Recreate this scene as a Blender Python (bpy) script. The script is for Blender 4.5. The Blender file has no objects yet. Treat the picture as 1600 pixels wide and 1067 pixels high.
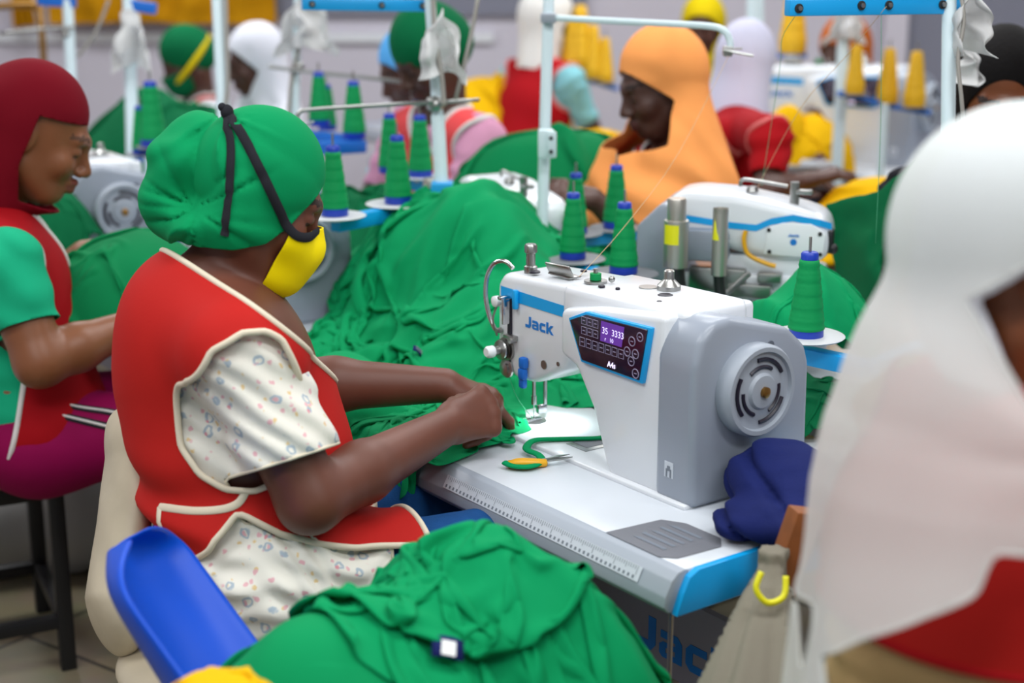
import bpy, bmesh, math, random
import numpy as np
from mathutils import Vector, Matrix, Euler
from math import sin, cos, pi, radians, sqrt, atan2

SC = bpy.context.scene
COL = SC.collection
random.seed(7)
RNG = np.random.RandomState(7)

# ------------------------------------------------------------------ camera
CAM_H, PITCH, FPX = 1.62, radians(14.5), 2400.0
cam_data = bpy.data.cameras.new('camera')
cam_data.sensor_width = 36.0
cam_data.lens = FPX * 36.0 / 1600.0
cam_data.clip_start = 0.05
cam_data.clip_end = 60
cam_data.dof.use_dof = True
cam_data.dof.focus_distance = 2.58
cam_data.dof.aperture_fstop = 2.2
cam = bpy.data.objects.new('camera', cam_data)
cam.location = (0, 0, CAM_H)
cam.rotation_euler = (pi / 2 - PITCH, 0, 0)
COL.objects.link(cam)
SC.camera = cam

# ------------------------------------------------------------------ world, lights, exposure
SC.view_settings.view_transform = 'Standard'
SC.view_settings.look = 'None'
SC.view_settings.gamma = 1.0
SC.view_settings.use_curve_mapping = False
SC.view_settings.exposure = -0.08
w = bpy.data.worlds.new('world')
SC.world = w
w.use_nodes = True
w.node_tree.nodes['Background'].inputs[0].default_value = (0.86, 0.93, 1.0, 1)
w.node_tree.nodes['Background'].inputs[1].default_value = 0.38

def area(name, loc, size, power, col=(1, 1, 1), target=None):
    l = bpy.data.lights.new(name, 'AREA')
    l.shape = 'RECTANGLE'
    l.size, l.size_y = size
    l.energy = power
    l.color = col
    o = bpy.data.objects.new(name, l)
    o.location = loc
    if target is not None:
        o.rotation_euler = (Vector(target) - Vector(loc)).to_track_quat('-Z', 'Y').to_euler()
    COL.objects.link(o)
    return o

# fluorescent battens under the ceiling; the front two are added to brighten the near hijab
for lx, ly, pw in ((-0.7, 0.3, 30), (1.5, 0.5, 34), (-1.6, 1.8, 27), (0.6, 1.8, 27), (-1.8, 3.9, 29), (0.6, 3.9, 29), (2.8, 3.9, 24), (-1.8, 6.3, 44), (0.8, 6.3, 44), (3.2, 6.3, 36)):
    area('ceiling_and_fill_lamp', (lx, ly, 2.86), (1.5, 0.5), pw, (0.97, 0.99, 1.0))

# ------------------------------------------------------------------ picture-to-place helpers
_cp, _sp = cos(PITCH), sin(PITCH)
def ray(px, py):
    x = (px - 800.0) / FPX
    y = -(py - 533.5) / FPX
    return Vector((x, _cp + y * _sp, -_sp + y * _cp))
def at(px, py, d):
    r = ray(px, py)
    return Vector((r.x * d, r.y * d, CAM_H + r.z * d))
TZ = 0.76                                   # table height
T0 = Vector((0.236, 2.024, TZ))             # near right corner of the main table
UD = Vector((-0.596, 0.803, 0)).normalized()    # along the row, to the operator's left
VD = Vector((0.803, 0.596, 0)).normalized()     # away from the operator
ROT = atan2(VD.y, VD.x)
def uv(u, v, z=0.0):
    return T0 + UD * u + VD * v + Vector((0, 0, z))
def to_uv(p):
    q = Vector(p) - T0
    return (q.dot(UD), q.dot(VD), q.z)

# ------------------------------------------------------------------ materials
def srgb(h):
    if isinstance(h, str):
        h = h.lstrip('#')
        c = [int(h[i:i + 2], 16) / 255 for i in (0, 2, 4)]
    else:
        c = [x / 255 for x in h]
    return tuple((x / 12.92 if x <= 0.04045 else ((x + 0.055) / 1.055) ** 2.4) for x in c) + (1,)

def mat(name, col, rough=0.5, metal=0.0, var=0.0, vscale=8.0, bump=0.0, bscale=60.0, spec=0.5, emit=None, estr=0.0, sheen=0.0, trans=0.0, alpha=1.0, sss=0.0, coat=0.0):
    m = bpy.data.materials.new(name)
    m.use_nodes = True
    nt = m.node_tree
    b = nt.nodes['Principled BSDF']
    c = srgb(col)
    b.inputs['Base Color'].default_value = c
    b.inputs['Roughness'].default_value = rough
    b.inputs['Metallic'].default_value = metal
    b.inputs['Specular IOR Level'].default_value = spec
    if sheen:
        b.inputs['Sheen Weight'].default_value = sheen
        b.inputs['Sheen Roughness'].default_value = 0.5
    if trans:
        b.inputs['Transmission Weight'].default_value = trans
    if coat:
        b.inputs['Coat Weight'].default_value = coat
        b.inputs['Coat Roughness'].default_value = 0.15
    if sss:
        b.inputs['Subsurface Weight'].default_value = sss
        b.inputs['Subsurface Radius'].default_value = (0.012, 0.005, 0.003)
    b.inputs['Alpha'].default_value = alpha
    if emit is not None:
        b.inputs['Emission Color'].default_value = srgb(emit)
        b.inputs['Emission Strength'].default_value = estr
    tc = None
    if var or bump:
        tc = nt.nodes.new('ShaderNodeTexCoord')
    if var:
        n = nt.nodes.new('ShaderNodeTexNoise')
        n.inputs['Scale'].default_value = vscale
        n.inputs['Detail'].default_value = 4
        nt.links.new(tc.outputs['Object'], n.inputs['Vector'])
        mp = nt.nodes.new('ShaderNodeMapRange')
        mp.inputs[1].default_value = 0.3
        mp.inputs[2].default_value = 0.7
        mp.inputs[3].default_value = 1 - var
        mp.inputs[4].default_value = 1 + var
        nt.links.new(n.outputs['Fac'], mp.inputs[0])
        mx = nt.nodes.new('ShaderNodeVectorMath')
        mx.operation = 'SCALE'
        mx.inputs[0].default_value = c[:3]
        nt.links.new(mp.outputs[0], mx.inputs['Scale'])
        nt.links.new(mx.outputs[0], b.inputs['Base Color'])
    if bump:
        n = nt.nodes.new('ShaderNodeTexNoise')
        n.inputs['Scale'].default_value = bscale
        n.inputs['Detail'].default_value = 5
        nt.links.new(tc.outputs['Object'], n.inputs['Vector'])
        bp = nt.nodes.new('ShaderNodeBump')
        bp.inputs['Strength'].default_value = bump
        bp.inputs['Distance'].default_value = 0.003
        nt.links.new(n.outputs['Fac'], bp.inputs['Height'])
        nt.links.new(bp.outputs[0], b.inputs['Normal'])
    return m

def sheer(name, col, through=0.12, glow=0.35):
    """thin woven cloth: diffuse + translucent, and a little open between the threads"""
    m = bpy.data.materials.new(name)
    m.use_nodes = True
    nt = m.node_tree
    nt.nodes.remove(nt.nodes['Principled BSDF'])
    out = nt.nodes['Material Output']
    d = nt.nodes.new('ShaderNodeBsdfDiffuse'); d.inputs[0].default_value = srgb(col)
    t = nt.nodes.new('ShaderNodeBsdfTranslucent'); t.inputs[0].default_value = srgb(col)
    x = nt.nodes.new('ShaderNodeBsdfTransparent'); x.inputs[0].default_value = (1, 1, 1, 1)
    a = nt.nodes.new('ShaderNodeMixShader'); a.inputs[0].default_value = glow
    b = nt.nodes.new('ShaderNodeMixShader'); b.inputs[0].default_value = through
    nt.links.new(d.outputs[0], a.inputs[1]); nt.links.new(t.outputs[0], a.inputs[2])
    nt.links.new(a.outputs[0], b.inputs[1]); nt.links.new(x.outputs[0], b.inputs[2])
    nt.links.new(b.outputs[0], out.inputs['Surface'])
    return m

M = {}
FABRIC = ('cloth vest shirt trim maroon magenta denim skirt mask strap scarf coral navy red_deep').split()
def MM(k, *a, **kw):
    if any(x in k for x in FABRIC): kw.setdefault('spec', 0.15)
    M[k] = mat(k, *a, **kw)
MM('white_enamel', (226, 230, 236), 0.28, coat=0.3)
MM('white_plastic', (232, 236, 240), 0.35)
MM('machine_grey', (150, 158, 172), 0.38, coat=0.2)
MM('dark_grey', (92, 98, 110), 0.45)
MM('panel_black', (34, 22, 46), 0.2, coat=0.5)
MM('jack_blue', (14, 162, 232), 0.35)
MM('deep_blue', (16, 104, 200), 0.4)
MM('logo_blue', (20, 120, 205), 0.4)
MM('chrome', (205, 207, 210), 0.16, metal=1.0)
MM('steel', (168, 168, 166), 0.32, metal=1.0)
MM('alu', (190, 186, 178), 0.38, metal=0.9)
MM('black_metal', (24, 24, 27), 0.45)
MM('dark_hole', (30, 24, 42), 0.4)
MM('brass', (160, 120, 66), 0.3, metal=1.0)
MM('paint_white', (214, 232, 238), 0.4)
MM('table_white', (208, 214, 222), 0.3, coat=0.25, var=0.02, vscale=5)
MM('edge_grey', (160, 168, 180), 0.42)
MM('rubber', (30, 30, 32), 0.7)
MM('thread_green', (0, 146, 80), 0.6, spec=0.25, bump=0.15, bscale=160)
MM('thread_yellow', (226, 176, 10), 0.55, bump=0.3, bscale=160)
MM('spool_blue', (22, 60, 178), 0.35)
MM('disc_white', (206, 208, 212), 0.4)
MM('disc_grey', (120, 122, 128), 0.45)
MM('wire', (120, 122, 118), 0.5)
MM('cable_grey', (150, 146, 140), 0.5)
MM('thread_line', (70, 160, 120), 0.6)
MM('thread_line_pale', (200, 170, 130), 0.6)
MM('yellow_label', (232, 226, 20), 0.45)
MM('yellow_plastic', (232, 170, 20), 0.4)
MM('paper_white', (226, 228, 226), 0.7)
MM('sticker', (205, 212, 222), 0.5)
MM('ink_grey', (120, 128, 140), 0.6)
MM('pad_grey', (116, 118, 126), 0.5)
MM('lcd', (90, 50, 140), 0.3, emit=(120, 70, 190), estr=0.35)
MM('lcd_text', (230, 220, 255), 0.4, emit=(230, 220, 255), estr=1.0)
MM('button_line', (150, 140, 170), 0.4)
MM('led', (255, 255, 255), 0.4, emit=(235, 250, 255), estr=25.0)
G_ = dict(rough=0.85, spec=0.15, bump=0.10, bscale=260, var=0.05, vscale=5)
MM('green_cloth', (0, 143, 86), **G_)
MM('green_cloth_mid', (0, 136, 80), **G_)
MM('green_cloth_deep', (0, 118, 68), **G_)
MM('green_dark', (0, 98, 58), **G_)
MM('yellow_cloth', (222, 172, 0), **G_)
MM('gold_cloth', (196, 138, 8), **G_)
MM('red_vest', (184, 32, 28), rough=0.75, bump=0.1, bscale=240, var=0.05, vscale=6)
MM('red_deep', (158, 8, 20), rough=0.8, bump=0.1, bscale=240, var=0.05, vscale=6)
MM('cream_trim', (226, 214, 192), rough=0.85, bump=0.2, bscale=300)
MM('white_trim', (222, 218, 216), rough=0.85)
MM('pink_trim', (214, 120, 120), rough=0.85)
MM('maroon', (112, 4, 24), rough=0.85, bump=0.12, bscale=220, var=0.06)
MM('mint_shirt', (24, 168, 124), rough=0.85, bump=0.12, bscale=220, var=0.04)
MM('magenta', (140, 4, 74), rough=0.75, bump=0.1, bscale=200, var=0.05)
MM('denim', (24, 72, 128), rough=0.85, bump=0.25, bscale=300, var=0.1, vscale=30)
MM('teal_skirt', (12, 82, 108), rough=0.85)
MM('tan_cloth', (176, 148, 104), rough=0.85, bump=0.15, bscale=200, var=0.05)
MM('mask_yellow', (255, 228, 0), rough=0.75, bump=0.08, bscale=300)
MM('strap_black', (40, 40, 46), rough=0.85, bump=0.2, bscale=400)
MM('orange_cloth', (244, 158, 88), rough=0.8, bump=0.08, bscale=240, var=0.03)
MM('pink_shirt', (206, 146, 176), rough=0.85)
MM('coral', (232, 82, 84), rough=0.85)
MM('white_cloth', (222, 224, 234), rough=0.85, bump=0.06, bscale=200)
MM('offwhite_cloth', (220, 218, 214), rough=0.85)
MM('lavender_cloth', (206, 206, 228), rough=0.85)
MM('aqua_shirt', (130, 190, 200), rough=0.85)
MM('sky_cloth', (90, 170, 232), rough=0.8)
MM('brown_scarf', (168, 84, 14), rough=0.85, var=0.06)
MM('yellow_scarf', (206, 182, 10), rough=0.85)
MM('navy', (22, 32, 88), rough=0.8, bump=0.25, bscale=180, var=0.12, vscale=14)
MM('black_cloth', (22, 22, 28), rough=0.85)
MM('hair', (14, 11, 12), rough=0.75, spec=0.15, bump=0.6, bscale=140)
MM('skin_dark', (104, 57, 41), rough=0.5, var=0.08, vscale=14, sss=0.06)
MM('skin_deep', (78, 46, 36), rough=0.45, var=0.06, vscale=14, sss=0.05)
MM('skin_brown', (132, 80, 50), rough=0.42, var=0.06, vscale=14, sss=0.06)
MM('skin_warm', (122, 66, 34), rough=0.42, var=0.06, vscale=14, sss=0.06)
MM('lip_dark', (86, 44, 42), rough=0.4)
MM('lip_brown', (128, 62, 54), rough=0.4)
MM('brow', (44, 28, 24), rough=0.8)
MM('brow_soft', (84, 52, 34), rough=0.7)
MM('eye_white', (214, 206, 200), rough=0.25)
MM('eye_dark', (22, 14, 12), rough=0.12)
MM('gold', (220, 170, 70), rough=0.25, metal=1.0)
MM('chair_blue', (0, 76, 200), rough=0.42, spec=0.3)
MM('cream_vinyl', (196, 184, 160), rough=0.5, var=0.1, vscale=9, bump=0.3, bscale=30)
MM('foam', (214, 190, 132), rough=0.95, bump=0.6, bscale=80)
MM('laminate', (205, 196, 214), rough=0.35)
MM('plywood', (168, 124, 72), rough=0.6, var=0.15, vscale=40)
MM('wood_brown', (138, 78, 34), rough=0.6, var=0.2, vscale=20)
MM('panel_grey', (140, 138, 152), rough=0.5)
MM('sack_white', (178, 178, 178), rough=0.7, bump=0.3, bscale=40)
MM('sack_grey', (124, 118, 104), rough=0.85, bump=0.2, bscale=80)
MM('wall_paint', (206, 202, 214), 0.8, var=0.03, vscale=1.2)
MM('wall_band', (128, 130, 146), 0.7)
MM('ceiling_paint', (228, 228, 228), 0.9)
M['hijab_cream'] = sheer('hijab_cream', (242, 245, 243), 0.46, 0.40)
M['lace_white'] = sheer('lace_white', (228, 230, 240), 0.10, 0.3)
M['tissue'] = sheer('tissue', (235, 235, 235), 0.12, 0.35)

def floor_mat():
    m = mat('floor_tiles', (150, 140, 120), 0.35)
    nt = m.node_tree; b = nt.nodes['Principled BSDF']
    tc = nt.nodes.new('ShaderNodeTexCoord')
    mp = nt.nodes.new('ShaderNodeMapping')
    mp.inputs['Rotation'].default_value = (0, 0, 0.62)
    br = nt.nodes.new('ShaderNodeTexBrick')
    br.offset = 0.0
    br.inputs['Color1'].default_value = srgb((158, 146, 120))
    br.inputs['Color2'].default_value = srgb((148, 138, 114))
    br.inputs['Mortar'].default_value = srgb((70, 64, 56))
    br.inputs['Scale'].default_value = 1.0
    br.inputs['Mortar Size'].default_value = 0.006
    br.inputs['Brick Width'].default_value = 0.42
    br.inputs['Row Height'].default_value = 0.42
    n = nt.nodes.new('ShaderNodeTexNoise'); n.inputs['Scale'].default_value = 9
    mx = nt.nodes.new('ShaderNodeMixRGB'); mx.blend_type = 'MULTIPLY'; mx.inputs[0].default_value = 0.35
    nt.links.new(tc.outputs['Object'], mp.inputs[0]); nt.links.new(mp.outputs[0], br.inputs['Vector'])
    nt.links.new(tc.outputs['Object'], n.inputs['Vector'])
    nt.links.new(br.outputs['Color'], mx.inputs[1]); nt.links.new(n.outputs['Color'], mx.inputs[2])
    nt.links.new(mx.outputs[0], b.inputs['Base Color'])
    return m
M['floor_tiles'] = floor_mat()

def floral_mat():
    """cream cotton with sparse printed bicycles (grey-blue wheel rings), pink and yellow blossoms"""
    m = mat('floral_print', (234, 230, 218), 0.85, spec=0.2)
    nt = m.node_tree; b = nt.nodes['Principled BSDF']; L = nt.links.new
    tc = nt.nodes.new('ShaderNodeTexCoord')
    nz = nt.nodes.new('ShaderNodeTexNoise'); nz.inputs['Scale'].default_value = 90
    sc = nt.nodes.new('ShaderNodeVectorMath'); sc.operation = 'SCALE'; sc.inputs['Scale'].default_value = 0.010
    L(tc.outputs['Object'], nz.inputs['Vector']); L(nz.outputs['Color'], sc.inputs[0])
    ad = nt.nodes.new('ShaderNodeVectorMath'); ad.operation = 'ADD'
    L(tc.outputs['Object'], ad.inputs[0]); L(sc.outputs[0], ad.inputs[1])
    cur = None
    def layer(prev, scale, lo, hi, col, off, ring=None):
        v = nt.nodes.new('ShaderNodeTexVoronoi'); v.inputs['Scale'].default_value = scale
        v.inputs['Randomness'].default_value = 0.8
        o = nt.nodes.new('ShaderNodeVectorMath'); o.operation = 'ADD'; o.inputs[1].default_value = off
        L(ad.outputs[0], o.inputs[0]); L(o.outputs[0], v.inputs['Vector'])
        r = nt.nodes.new('ShaderNodeValToRGB')
        e = r.color_ramp.elements
        if ring:
            e[0].position, e[0].color = ring[0], (0, 0, 0, 1)
            e[1].position, e[1].color = ring[1], (1, 1, 1, 1)
            x = e.new(ring[2]); x.color = (1, 1, 1, 1)
            x = e.new(ring[3]); x.color = (0, 0, 0, 1)
        else:
            e[0].position, e[0].color = lo, (1, 1, 1, 1)
            e[1].position, e[1].color = hi, (0, 0, 0, 1)
        L(v.outputs['Distance'], r.inputs[0])
        mx = nt.nodes.new('ShaderNodeMixRGB')
        L(r.outputs[0], mx.inputs[0])
        if prev is None:
            mx.inputs[1].default_value = srgb((234, 230, 220))
        else:
            L(prev, mx.inputs[1])
        mx.inputs[2].default_value = srgb(col)
        return mx.outputs[0]
    cur = layer(cur, 48, 0.13, 0.20, (228, 200, 150), (3, 1, 0))
    cur = layer(cur, 46, 0.15, 0.23, (228, 178, 184), (0, 5, 2))
    cur = layer(cur, 30, 0, 0, (172, 186, 198), (7, 0, 3), ring=(0.12, 0.17, 0.22, 0.28))
    cur = layer(cur, 30, 0.08, 0.14, (222, 150, 160), (7.004, 0.004, 3.004))
    L(cur, b.inputs['Base Color'])
    return m
M['floral_print'] = floral_mat()

# ------------------------------------------------------------------ object helpers
XF = {}
def tag(o, label=None, cat=None, group=None, kind=None):
    if label: o['label'] = label
    if cat: o['category'] = cat
    if group: o['group'] = group
    if kind: o['kind'] = kind
    return o
def thing(name, label, cat, loc=(0, 0, 0), rz=0.0, group=None):
    o = bpy.data.objects.new(name, None)
    o.empty_display_size = 0.1
    COL.objects.link(o)
    o.location = loc
    o.rotation_euler = (0, 0, rz)
    XF[o.name] = Matrix.Translation(Vector(loc)) @ Matrix.Rotation(rz, 4, 'Z')
    return tag(o, label, cat, group)

class MB:
    """collects shapes, builds them as one mesh object"""
    def __init__(s):
        s.v = []; s.f = []; s.mi = []; s.m = 0
    def add(s, verts, faces):
        b = len(s.v)
        s.v.extend([tuple(p) for p in verts])
        s.f.extend([tuple(i + b for i in f) for f in faces])
        s.mi.extend([s.m] * len(faces))
        return s
    def from_bm(s, bm):
        bm.verts.index_update()
        s.add([v.co.copy() for v in bm.verts], [[v.index for v in f.verts] for f in bm.faces])
        bm.free()
        return s
    def box(s, c, size, bev=0.0, rot=None, seg=2):
        bm = bmesh.new()
        bmesh.ops.create_cube(bm, size=1.0)
        for v in bm.verts:
            v.co = Vector((v.co.x * size[0], v.co.y * size[1], v.co.z * size[2]))
        if bev:
            bmesh.ops.bevel(bm, geom=bm.edges[:], offset=bev, segments=seg, profile=0.5, affect='EDGES', clamp_overlap=True)
        R = rot.to_matrix() if isinstance(rot, Euler) else (rot if rot is not None else Matrix.Identity(3))
        for v in bm.verts:
            v.co = R @ v.co + Vector(c)
        return s.from_bm(bm)
    def prism(s, poly, x0, x1, axis='x', bev=0.0, seg=2):
        """poly in the two other axes, in order: x->(y,z) y->(x,z) z->(x,y)"""
        bm = bmesh.new()
        def P(a, b, t):
            return {'x': (t, a, b), 'y': (a, t, b), 'z': (a, b, t)}[axis]
        v0 = [bm.verts.new(P(a, b, x0)) for a, b in poly]
        v1 = [bm.verts.new(P(a, b, x1)) for a, b in poly]
        n = len(poly)
        bm.faces.new(v0); bm.faces.new(v1[::-1])
        for i in range(n):
            j = (i + 1) % n
            bm.faces.new((v0[j], v0[i], v1[i], v1[j]))
        bmesh.ops.recalc_face_normals(bm, faces=bm.faces[:])
        if bev:
            bmesh.ops.bevel(bm, geom=bm.edges[:], offset=bev, segments=seg, profile=0.5, affect='EDGES', clamp_overlap=True)
        return s.from_bm(bm)
    def lathe(s, prof, p=(0, 0, 0), ax=(0, 0, 1), n=24, cap=True):
        """prof: (r, h) pairs along axis"""
        q = Vector(ax).normalized().to_track_quat('Z', 'Y')
        vs, fs = [], []
        for r, h in prof:
            for k in range(n):
                a = 2 * pi * k / n
                vs.append(q @ Vector((r * cos(a), r * sin(a), h)) + Vector(p))
        for i in range(len(prof) - 1):
            for k in range(n):
                k2 = (k + 1) % n
                fs.append((i * n + k, i * n + k2, (i + 1) * n + k2, (i + 1) * n + k))
        if cap:
            fs.append(tuple(range(n - 1, -1, -1)))
            fs.append(tuple((len(prof) - 1) * n + k for k in range(n)))
        return s.add(vs, fs)
    def cyl(s, a, b, r, r2=None, n=14):
        a, b = Vector(a), Vector(b)
        return s.lathe([(r, 0), (r if r2 is None else r2, (b - a).length)], a, b - a, n)
    def ball(s, c, r, n=14, sc=(1, 1, 1)):
        m = n // 2
        vs = [(0, 0, -1)]; fs = []
        for i in range(1, m):
            t = -pi / 2 + pi * i / m
            for k in range(n):
                a = 2 * pi * k / n
                vs.append((cos(t) * cos(a), cos(t) * sin(a), sin(t)))
        vs.append((0, 0, 1))
        for k in range(n):
            k2 = (k + 1) % n
            fs.append((0, 1 + k2, 1 + k))
            for i in range(m - 2):
                fs.append((1 + i * n + k, 1 + i * n + k2, 1 + (i + 1) * n + k2, 1 + (i + 1) * n + k))
            fs.append((len(vs) - 1, 1 + (m - 2) * n + k, 1 + (m - 2) * n + k2))
        c = Vector(c)
        return s.add([c + Vector((x * r * sc[0], y * r * sc[1], z * r * sc[2])) for x, y, z in vs], fs)
    def tube(s, pts, r, n=10, closed=False, sm=0, flat=None):
        """round (or flat=(w,t,normal-function/vector)) sweep along points"""
        P = [Vector(p) for p in pts]
        if sm:
            P = smooth_line(P, sm, closed)
        N = len(P)
        vs, fs = [], []
        up = None
        for i in range(N):
            a = P[(i - 1) % N] if (closed or i > 0) else P[i]
            b = P[(i + 1) % N] if (closed or i < N - 1) else P[i]
            t = (b - a).normalized() if (b - a).length > 1e-9 else Vector((0, 0, 1))
            if flat is not None:
                nv = flat[2][i] if isinstance(flat[2], (list, tuple)) and len(flat[2]) == N and not isinstance(flat[2][0], float) else Vector(flat[2])
                nv = Vector(nv)
                side = t.cross(nv).normalized()
                nv = side.cross(t).normalized()
                for k in range(n):
                    an = 2 * pi * k / n
                    vs.append(P[i] + side * cos(an) * flat[0] + nv * sin(an) * flat[1])
            else:
                if up is None:
                    up = t.orthogonal().normalized()
                up = (up - t * up.dot(t)).normalized()
                side = t.cross(up)
                rr = r[i] if isinstance(r, (list, tuple, np.ndarray)) else r
                for k in range(n):
                    an = 2 * pi * k / n
                    vs.append(P[i] + (up * cos(an) + side * sin(an)) * rr)
        for i in range(N if closed else N - 1):
            j = (i + 1) % N
            for k in range(n):
                k2 = (k + 1) % n
                fs.append((i * n + k, i * n + k2, j * n + k2, j * n + k))
        if not closed:
            fs.append(tuple(range(n - 1, -1, -1)))
            fs.append(tuple((N - 1) * n + k for k in range(n)))
        return s.add(vs, fs)
    def build(s, name, m, parent=None, world=False, smooth=40):
        vs = s.v
        if world and parent is not None:
            inv = XF[parent.name].inverted()
            vs = [inv @ Vector(p) for p in vs]
        return mesh_obj(name, vs, s.f, m, parent, s.mi, smooth)

def mesh_obj(name, vs, fs, m, parent=None, mi=None, smooth=40):
    me = bpy.data.meshes.new(name)
    if isinstance(vs, np.ndarray):
        vs = vs.tolist()
    if isinstance(fs, np.ndarray):
        fs = fs.tolist()
    me.from_pydata([tuple(v) for v in vs], [], fs)
    ms = m if isinstance(m, (list, tuple)) else [m]
    for x in ms:
        me.materials.append(M[x] if isinstance(x, str) else x)
    if mi is not None and len(ms) > 1:
        me.polygons.foreach_set('material_index', list(mi))
    if smooth:
        me.polygons.foreach_set('use_smooth', [True] * len(me.polygons))
        if smooth < 180:
            me.set_sharp_from_angle(angle=radians(smooth))
    me.update()
    o = bpy.data.objects.new(name, me)
    COL.objects.link(o)
    if parent is not None:
        o.parent = parent
        XF[o.name] = XF.get(parent.name, Matrix.Identity(4))
    else:
        XF[o.name] = Matrix.Identity(4)
    return o

def smooth_line(P, sub=6, closed=False):
    P = [Vector(p) for p in P]
    N = len(P); out = []
    for i in range(N if closed else N - 1):
        if closed:
            p0, p1, p2, p3 = P[(i - 1) % N], P[i], P[(i + 1) % N], P[(i + 2) % N]
        else:
            p0, p1, p2, p3 = P[max(i - 1, 0)], P[i], P[i + 1], P[min(i + 2, N - 1)]
        for k in range(sub):
            t = k / sub
            out.append(0.5 * ((2 * p1) + (p2 - p0) * t + (2 * p0 - 5 * p1 + 4 * p2 - p3) * t * t + (3 * p1 - p0 - 3 * p2 + p3) * t ** 3))
    if not closed:
        out.append(P[-1])
    return out

def dup(o, loc=None, rz=None, label=None, group=None):
    """copy of a thing with copies of its parts and sub-parts"""
    r = o.copy(); COL.objects.link(r)
    if loc is not None: r.location = loc
    if rz is not None: r.rotation_euler = (0, 0, rz)
    XF[r.name] = Matrix.Translation(r.location) @ Matrix.Rotation(r.rotation_euler.z, 4, 'Z')
    if label: r['label'] = label
    if group: r['group'] = group
    for ch in list(o.children):
        c = ch.copy(); COL.objects.link(c); c.parent = r
        for g in list(ch.children):
            d = g.copy(); COL.objects.link(d); d.parent = c
    return r

def text_mesh(body, size, bold=0.0):
    """flat lettering: vertices in x,y, faces; from the built-in font"""
    cu = bpy.data.curves.new('lettering', 'FONT')
    cu.body = body; cu.size = size; cu.resolution_u = 3
    cu.offset = bold
    ob = bpy.data.objects.new('lettering', cu)
    COL.objects.link(ob)
    bpy.context.view_layer.update()
    me = bpy.data.meshes.new_from_object(ob)
    vs = [v.co.copy() for v in me.vertices]
    fs = [tuple(p.vertices) for p in me.polygons]
    bpy.data.objects.remove(ob); bpy.data.curves.remove(cu); bpy.data.meshes.remove(me)
    return vs, fs

# angular company lettering J A C K as stroke outlines on a 4-unit grid
def stroke_poly(pts, wd):
    return pts, wd
def logo_polys():
    L = []
    # J
    L.append([(0.55, 1.0), (0.85, 1.0), (0.85, 0.22), (0.66, 0.0), (0.05, 0.0), (0.05, 0.27), (0.55, 0.27)])
    # a
    x = 1.0
    L.append([(x + .05, .78), (x + .72, .78), (x + .9, .6), (x + .9, 0), (x + .63, 0), (x + .63, .56), (x + .05, .56)])
    L.append([(x + .63, .46), (x + .15, .46), (x, .36), (x, .1), (x + .12, 0), (x + .63, 0), (x + .63, .16), (x + .25, .16), (x + .25, .31), (x + .63, .31)])
    # c
    x = 2.05
    L.append([(x + .8, .78), (x + .18, .78), (x, .6), (x, .18), (x + .18, 0), (x + .8, 0), (x + .8, .22), (x + .27, .22), (x + .27, .56), (x + .8, .56)])
    # k
    x = 3.0
    L.append([(x, 1), (x + .27, 1), (x + .27, 0), (x, 0)])
    L.append([(x + .27, .48), (x + .62, .80), (x + .97, .80), (x + .52, .42), (x + 1.0, 0), (x + .65, 0), (x + .27, .34)])
    return L
def logo(mb, O, X, Y, h, thick=0.0006):
    """extruded lettering with its lower left at O, along X, up Y"""
    O, X, Y = Vector(O), Vector(X).normalized(), Vector(Y).normalized()
    N = X.cross(Y)
    from mathutils.geometry import tessellate_polygon
    for poly in logo_polys():
        n = len(poly)
        fl = [O + X * (p[0] * h) + Y * (p[1] * h) for p in poly]
        vs = fl + [p + N * thick for p in fl]
        tr = tessellate_polygon([[Vector((p[0], p[1], 0)) for p in poly]])
        fs = []
        for q in tr:
            p0, p1, p2 = (Vector((poly[i][0], poly[i][1])) for i in q)
            if (p1 - p0).cross(p2 - p0) < 0: q = (q[0], q[2], q[1])
            fs.append(tuple(i + n for i in q)); fs.append((q[2], q[1], q[0]))
        ar = sum(poly[i][0] * poly[(i + 1) % n][1] - poly[(i + 1) % n][0] * poly[i][1] for i in range(n))
        for i in range(n):
            j = (i + 1) % n
            fs.append((i, j, j + n, i + n) if ar > 0 else (j, i, i + n, j + n))
        mb.add(vs, fs)
def lay(mb, vf, O, X, Y, lift=0.0004):
    O, X, Y = Vector(O), Vector(X).normalized(), Vector(Y).normalized()
    N = X.cross(Y)
    vs, fs = vf
    mb.add([O + X * v.x + Y * v.y + N * lift for v in vs], fs)
# ------------------------------------------------------------------ room
def struct(name, mb, m, parent=None, smooth=40):
    o = mb.build(name, m, parent, smooth=smooth)
    o['kind'] = 'structure'
    return o
struct('floor', MB().box((0.6, 3.2, -0.05), (9.2, 11.0, 0.1)), 'floor_tiles')
struct('wall_back', MB().box((0.6, 8.6, 1.5), (9.2, 0.2, 3.0)), 'wall_paint')
struct('wall_left', MB().box((-3.95, 3.2, 1.5), (0.1, 11.0, 3.0)), 'wall_paint')
struct('wall_right', MB().box((5.15, 3.2, 1.5), (0.1, 11.0, 3.0)), 'wall_paint')
struct('ceiling', MB().box((0.6, 3.2, 3.05), (9.2, 11.0, 0.1)), 'ceiling_paint')
# grey painted band / ledge running along the back wall, and a pier
struct('trim_1', MB().box((-0.45, 8.48, 1.42), (1.7, 0.06, 0.34)), 'wall_band')
struct('trim_2', MB().box((3.3, 8.46, 1.1), (2.4, 0.08, 1.2)), 'wall_band')
struct('trim_3', MB().box((2.05, 8.42, 1.5), (0.12, 0.16, 3.0)), 'wall_paint')
struct('trim_4', MB().box((-1.9, 8.48, 1.13), (3.6, 0.04, 0.05)), 'white_enamel')

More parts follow.
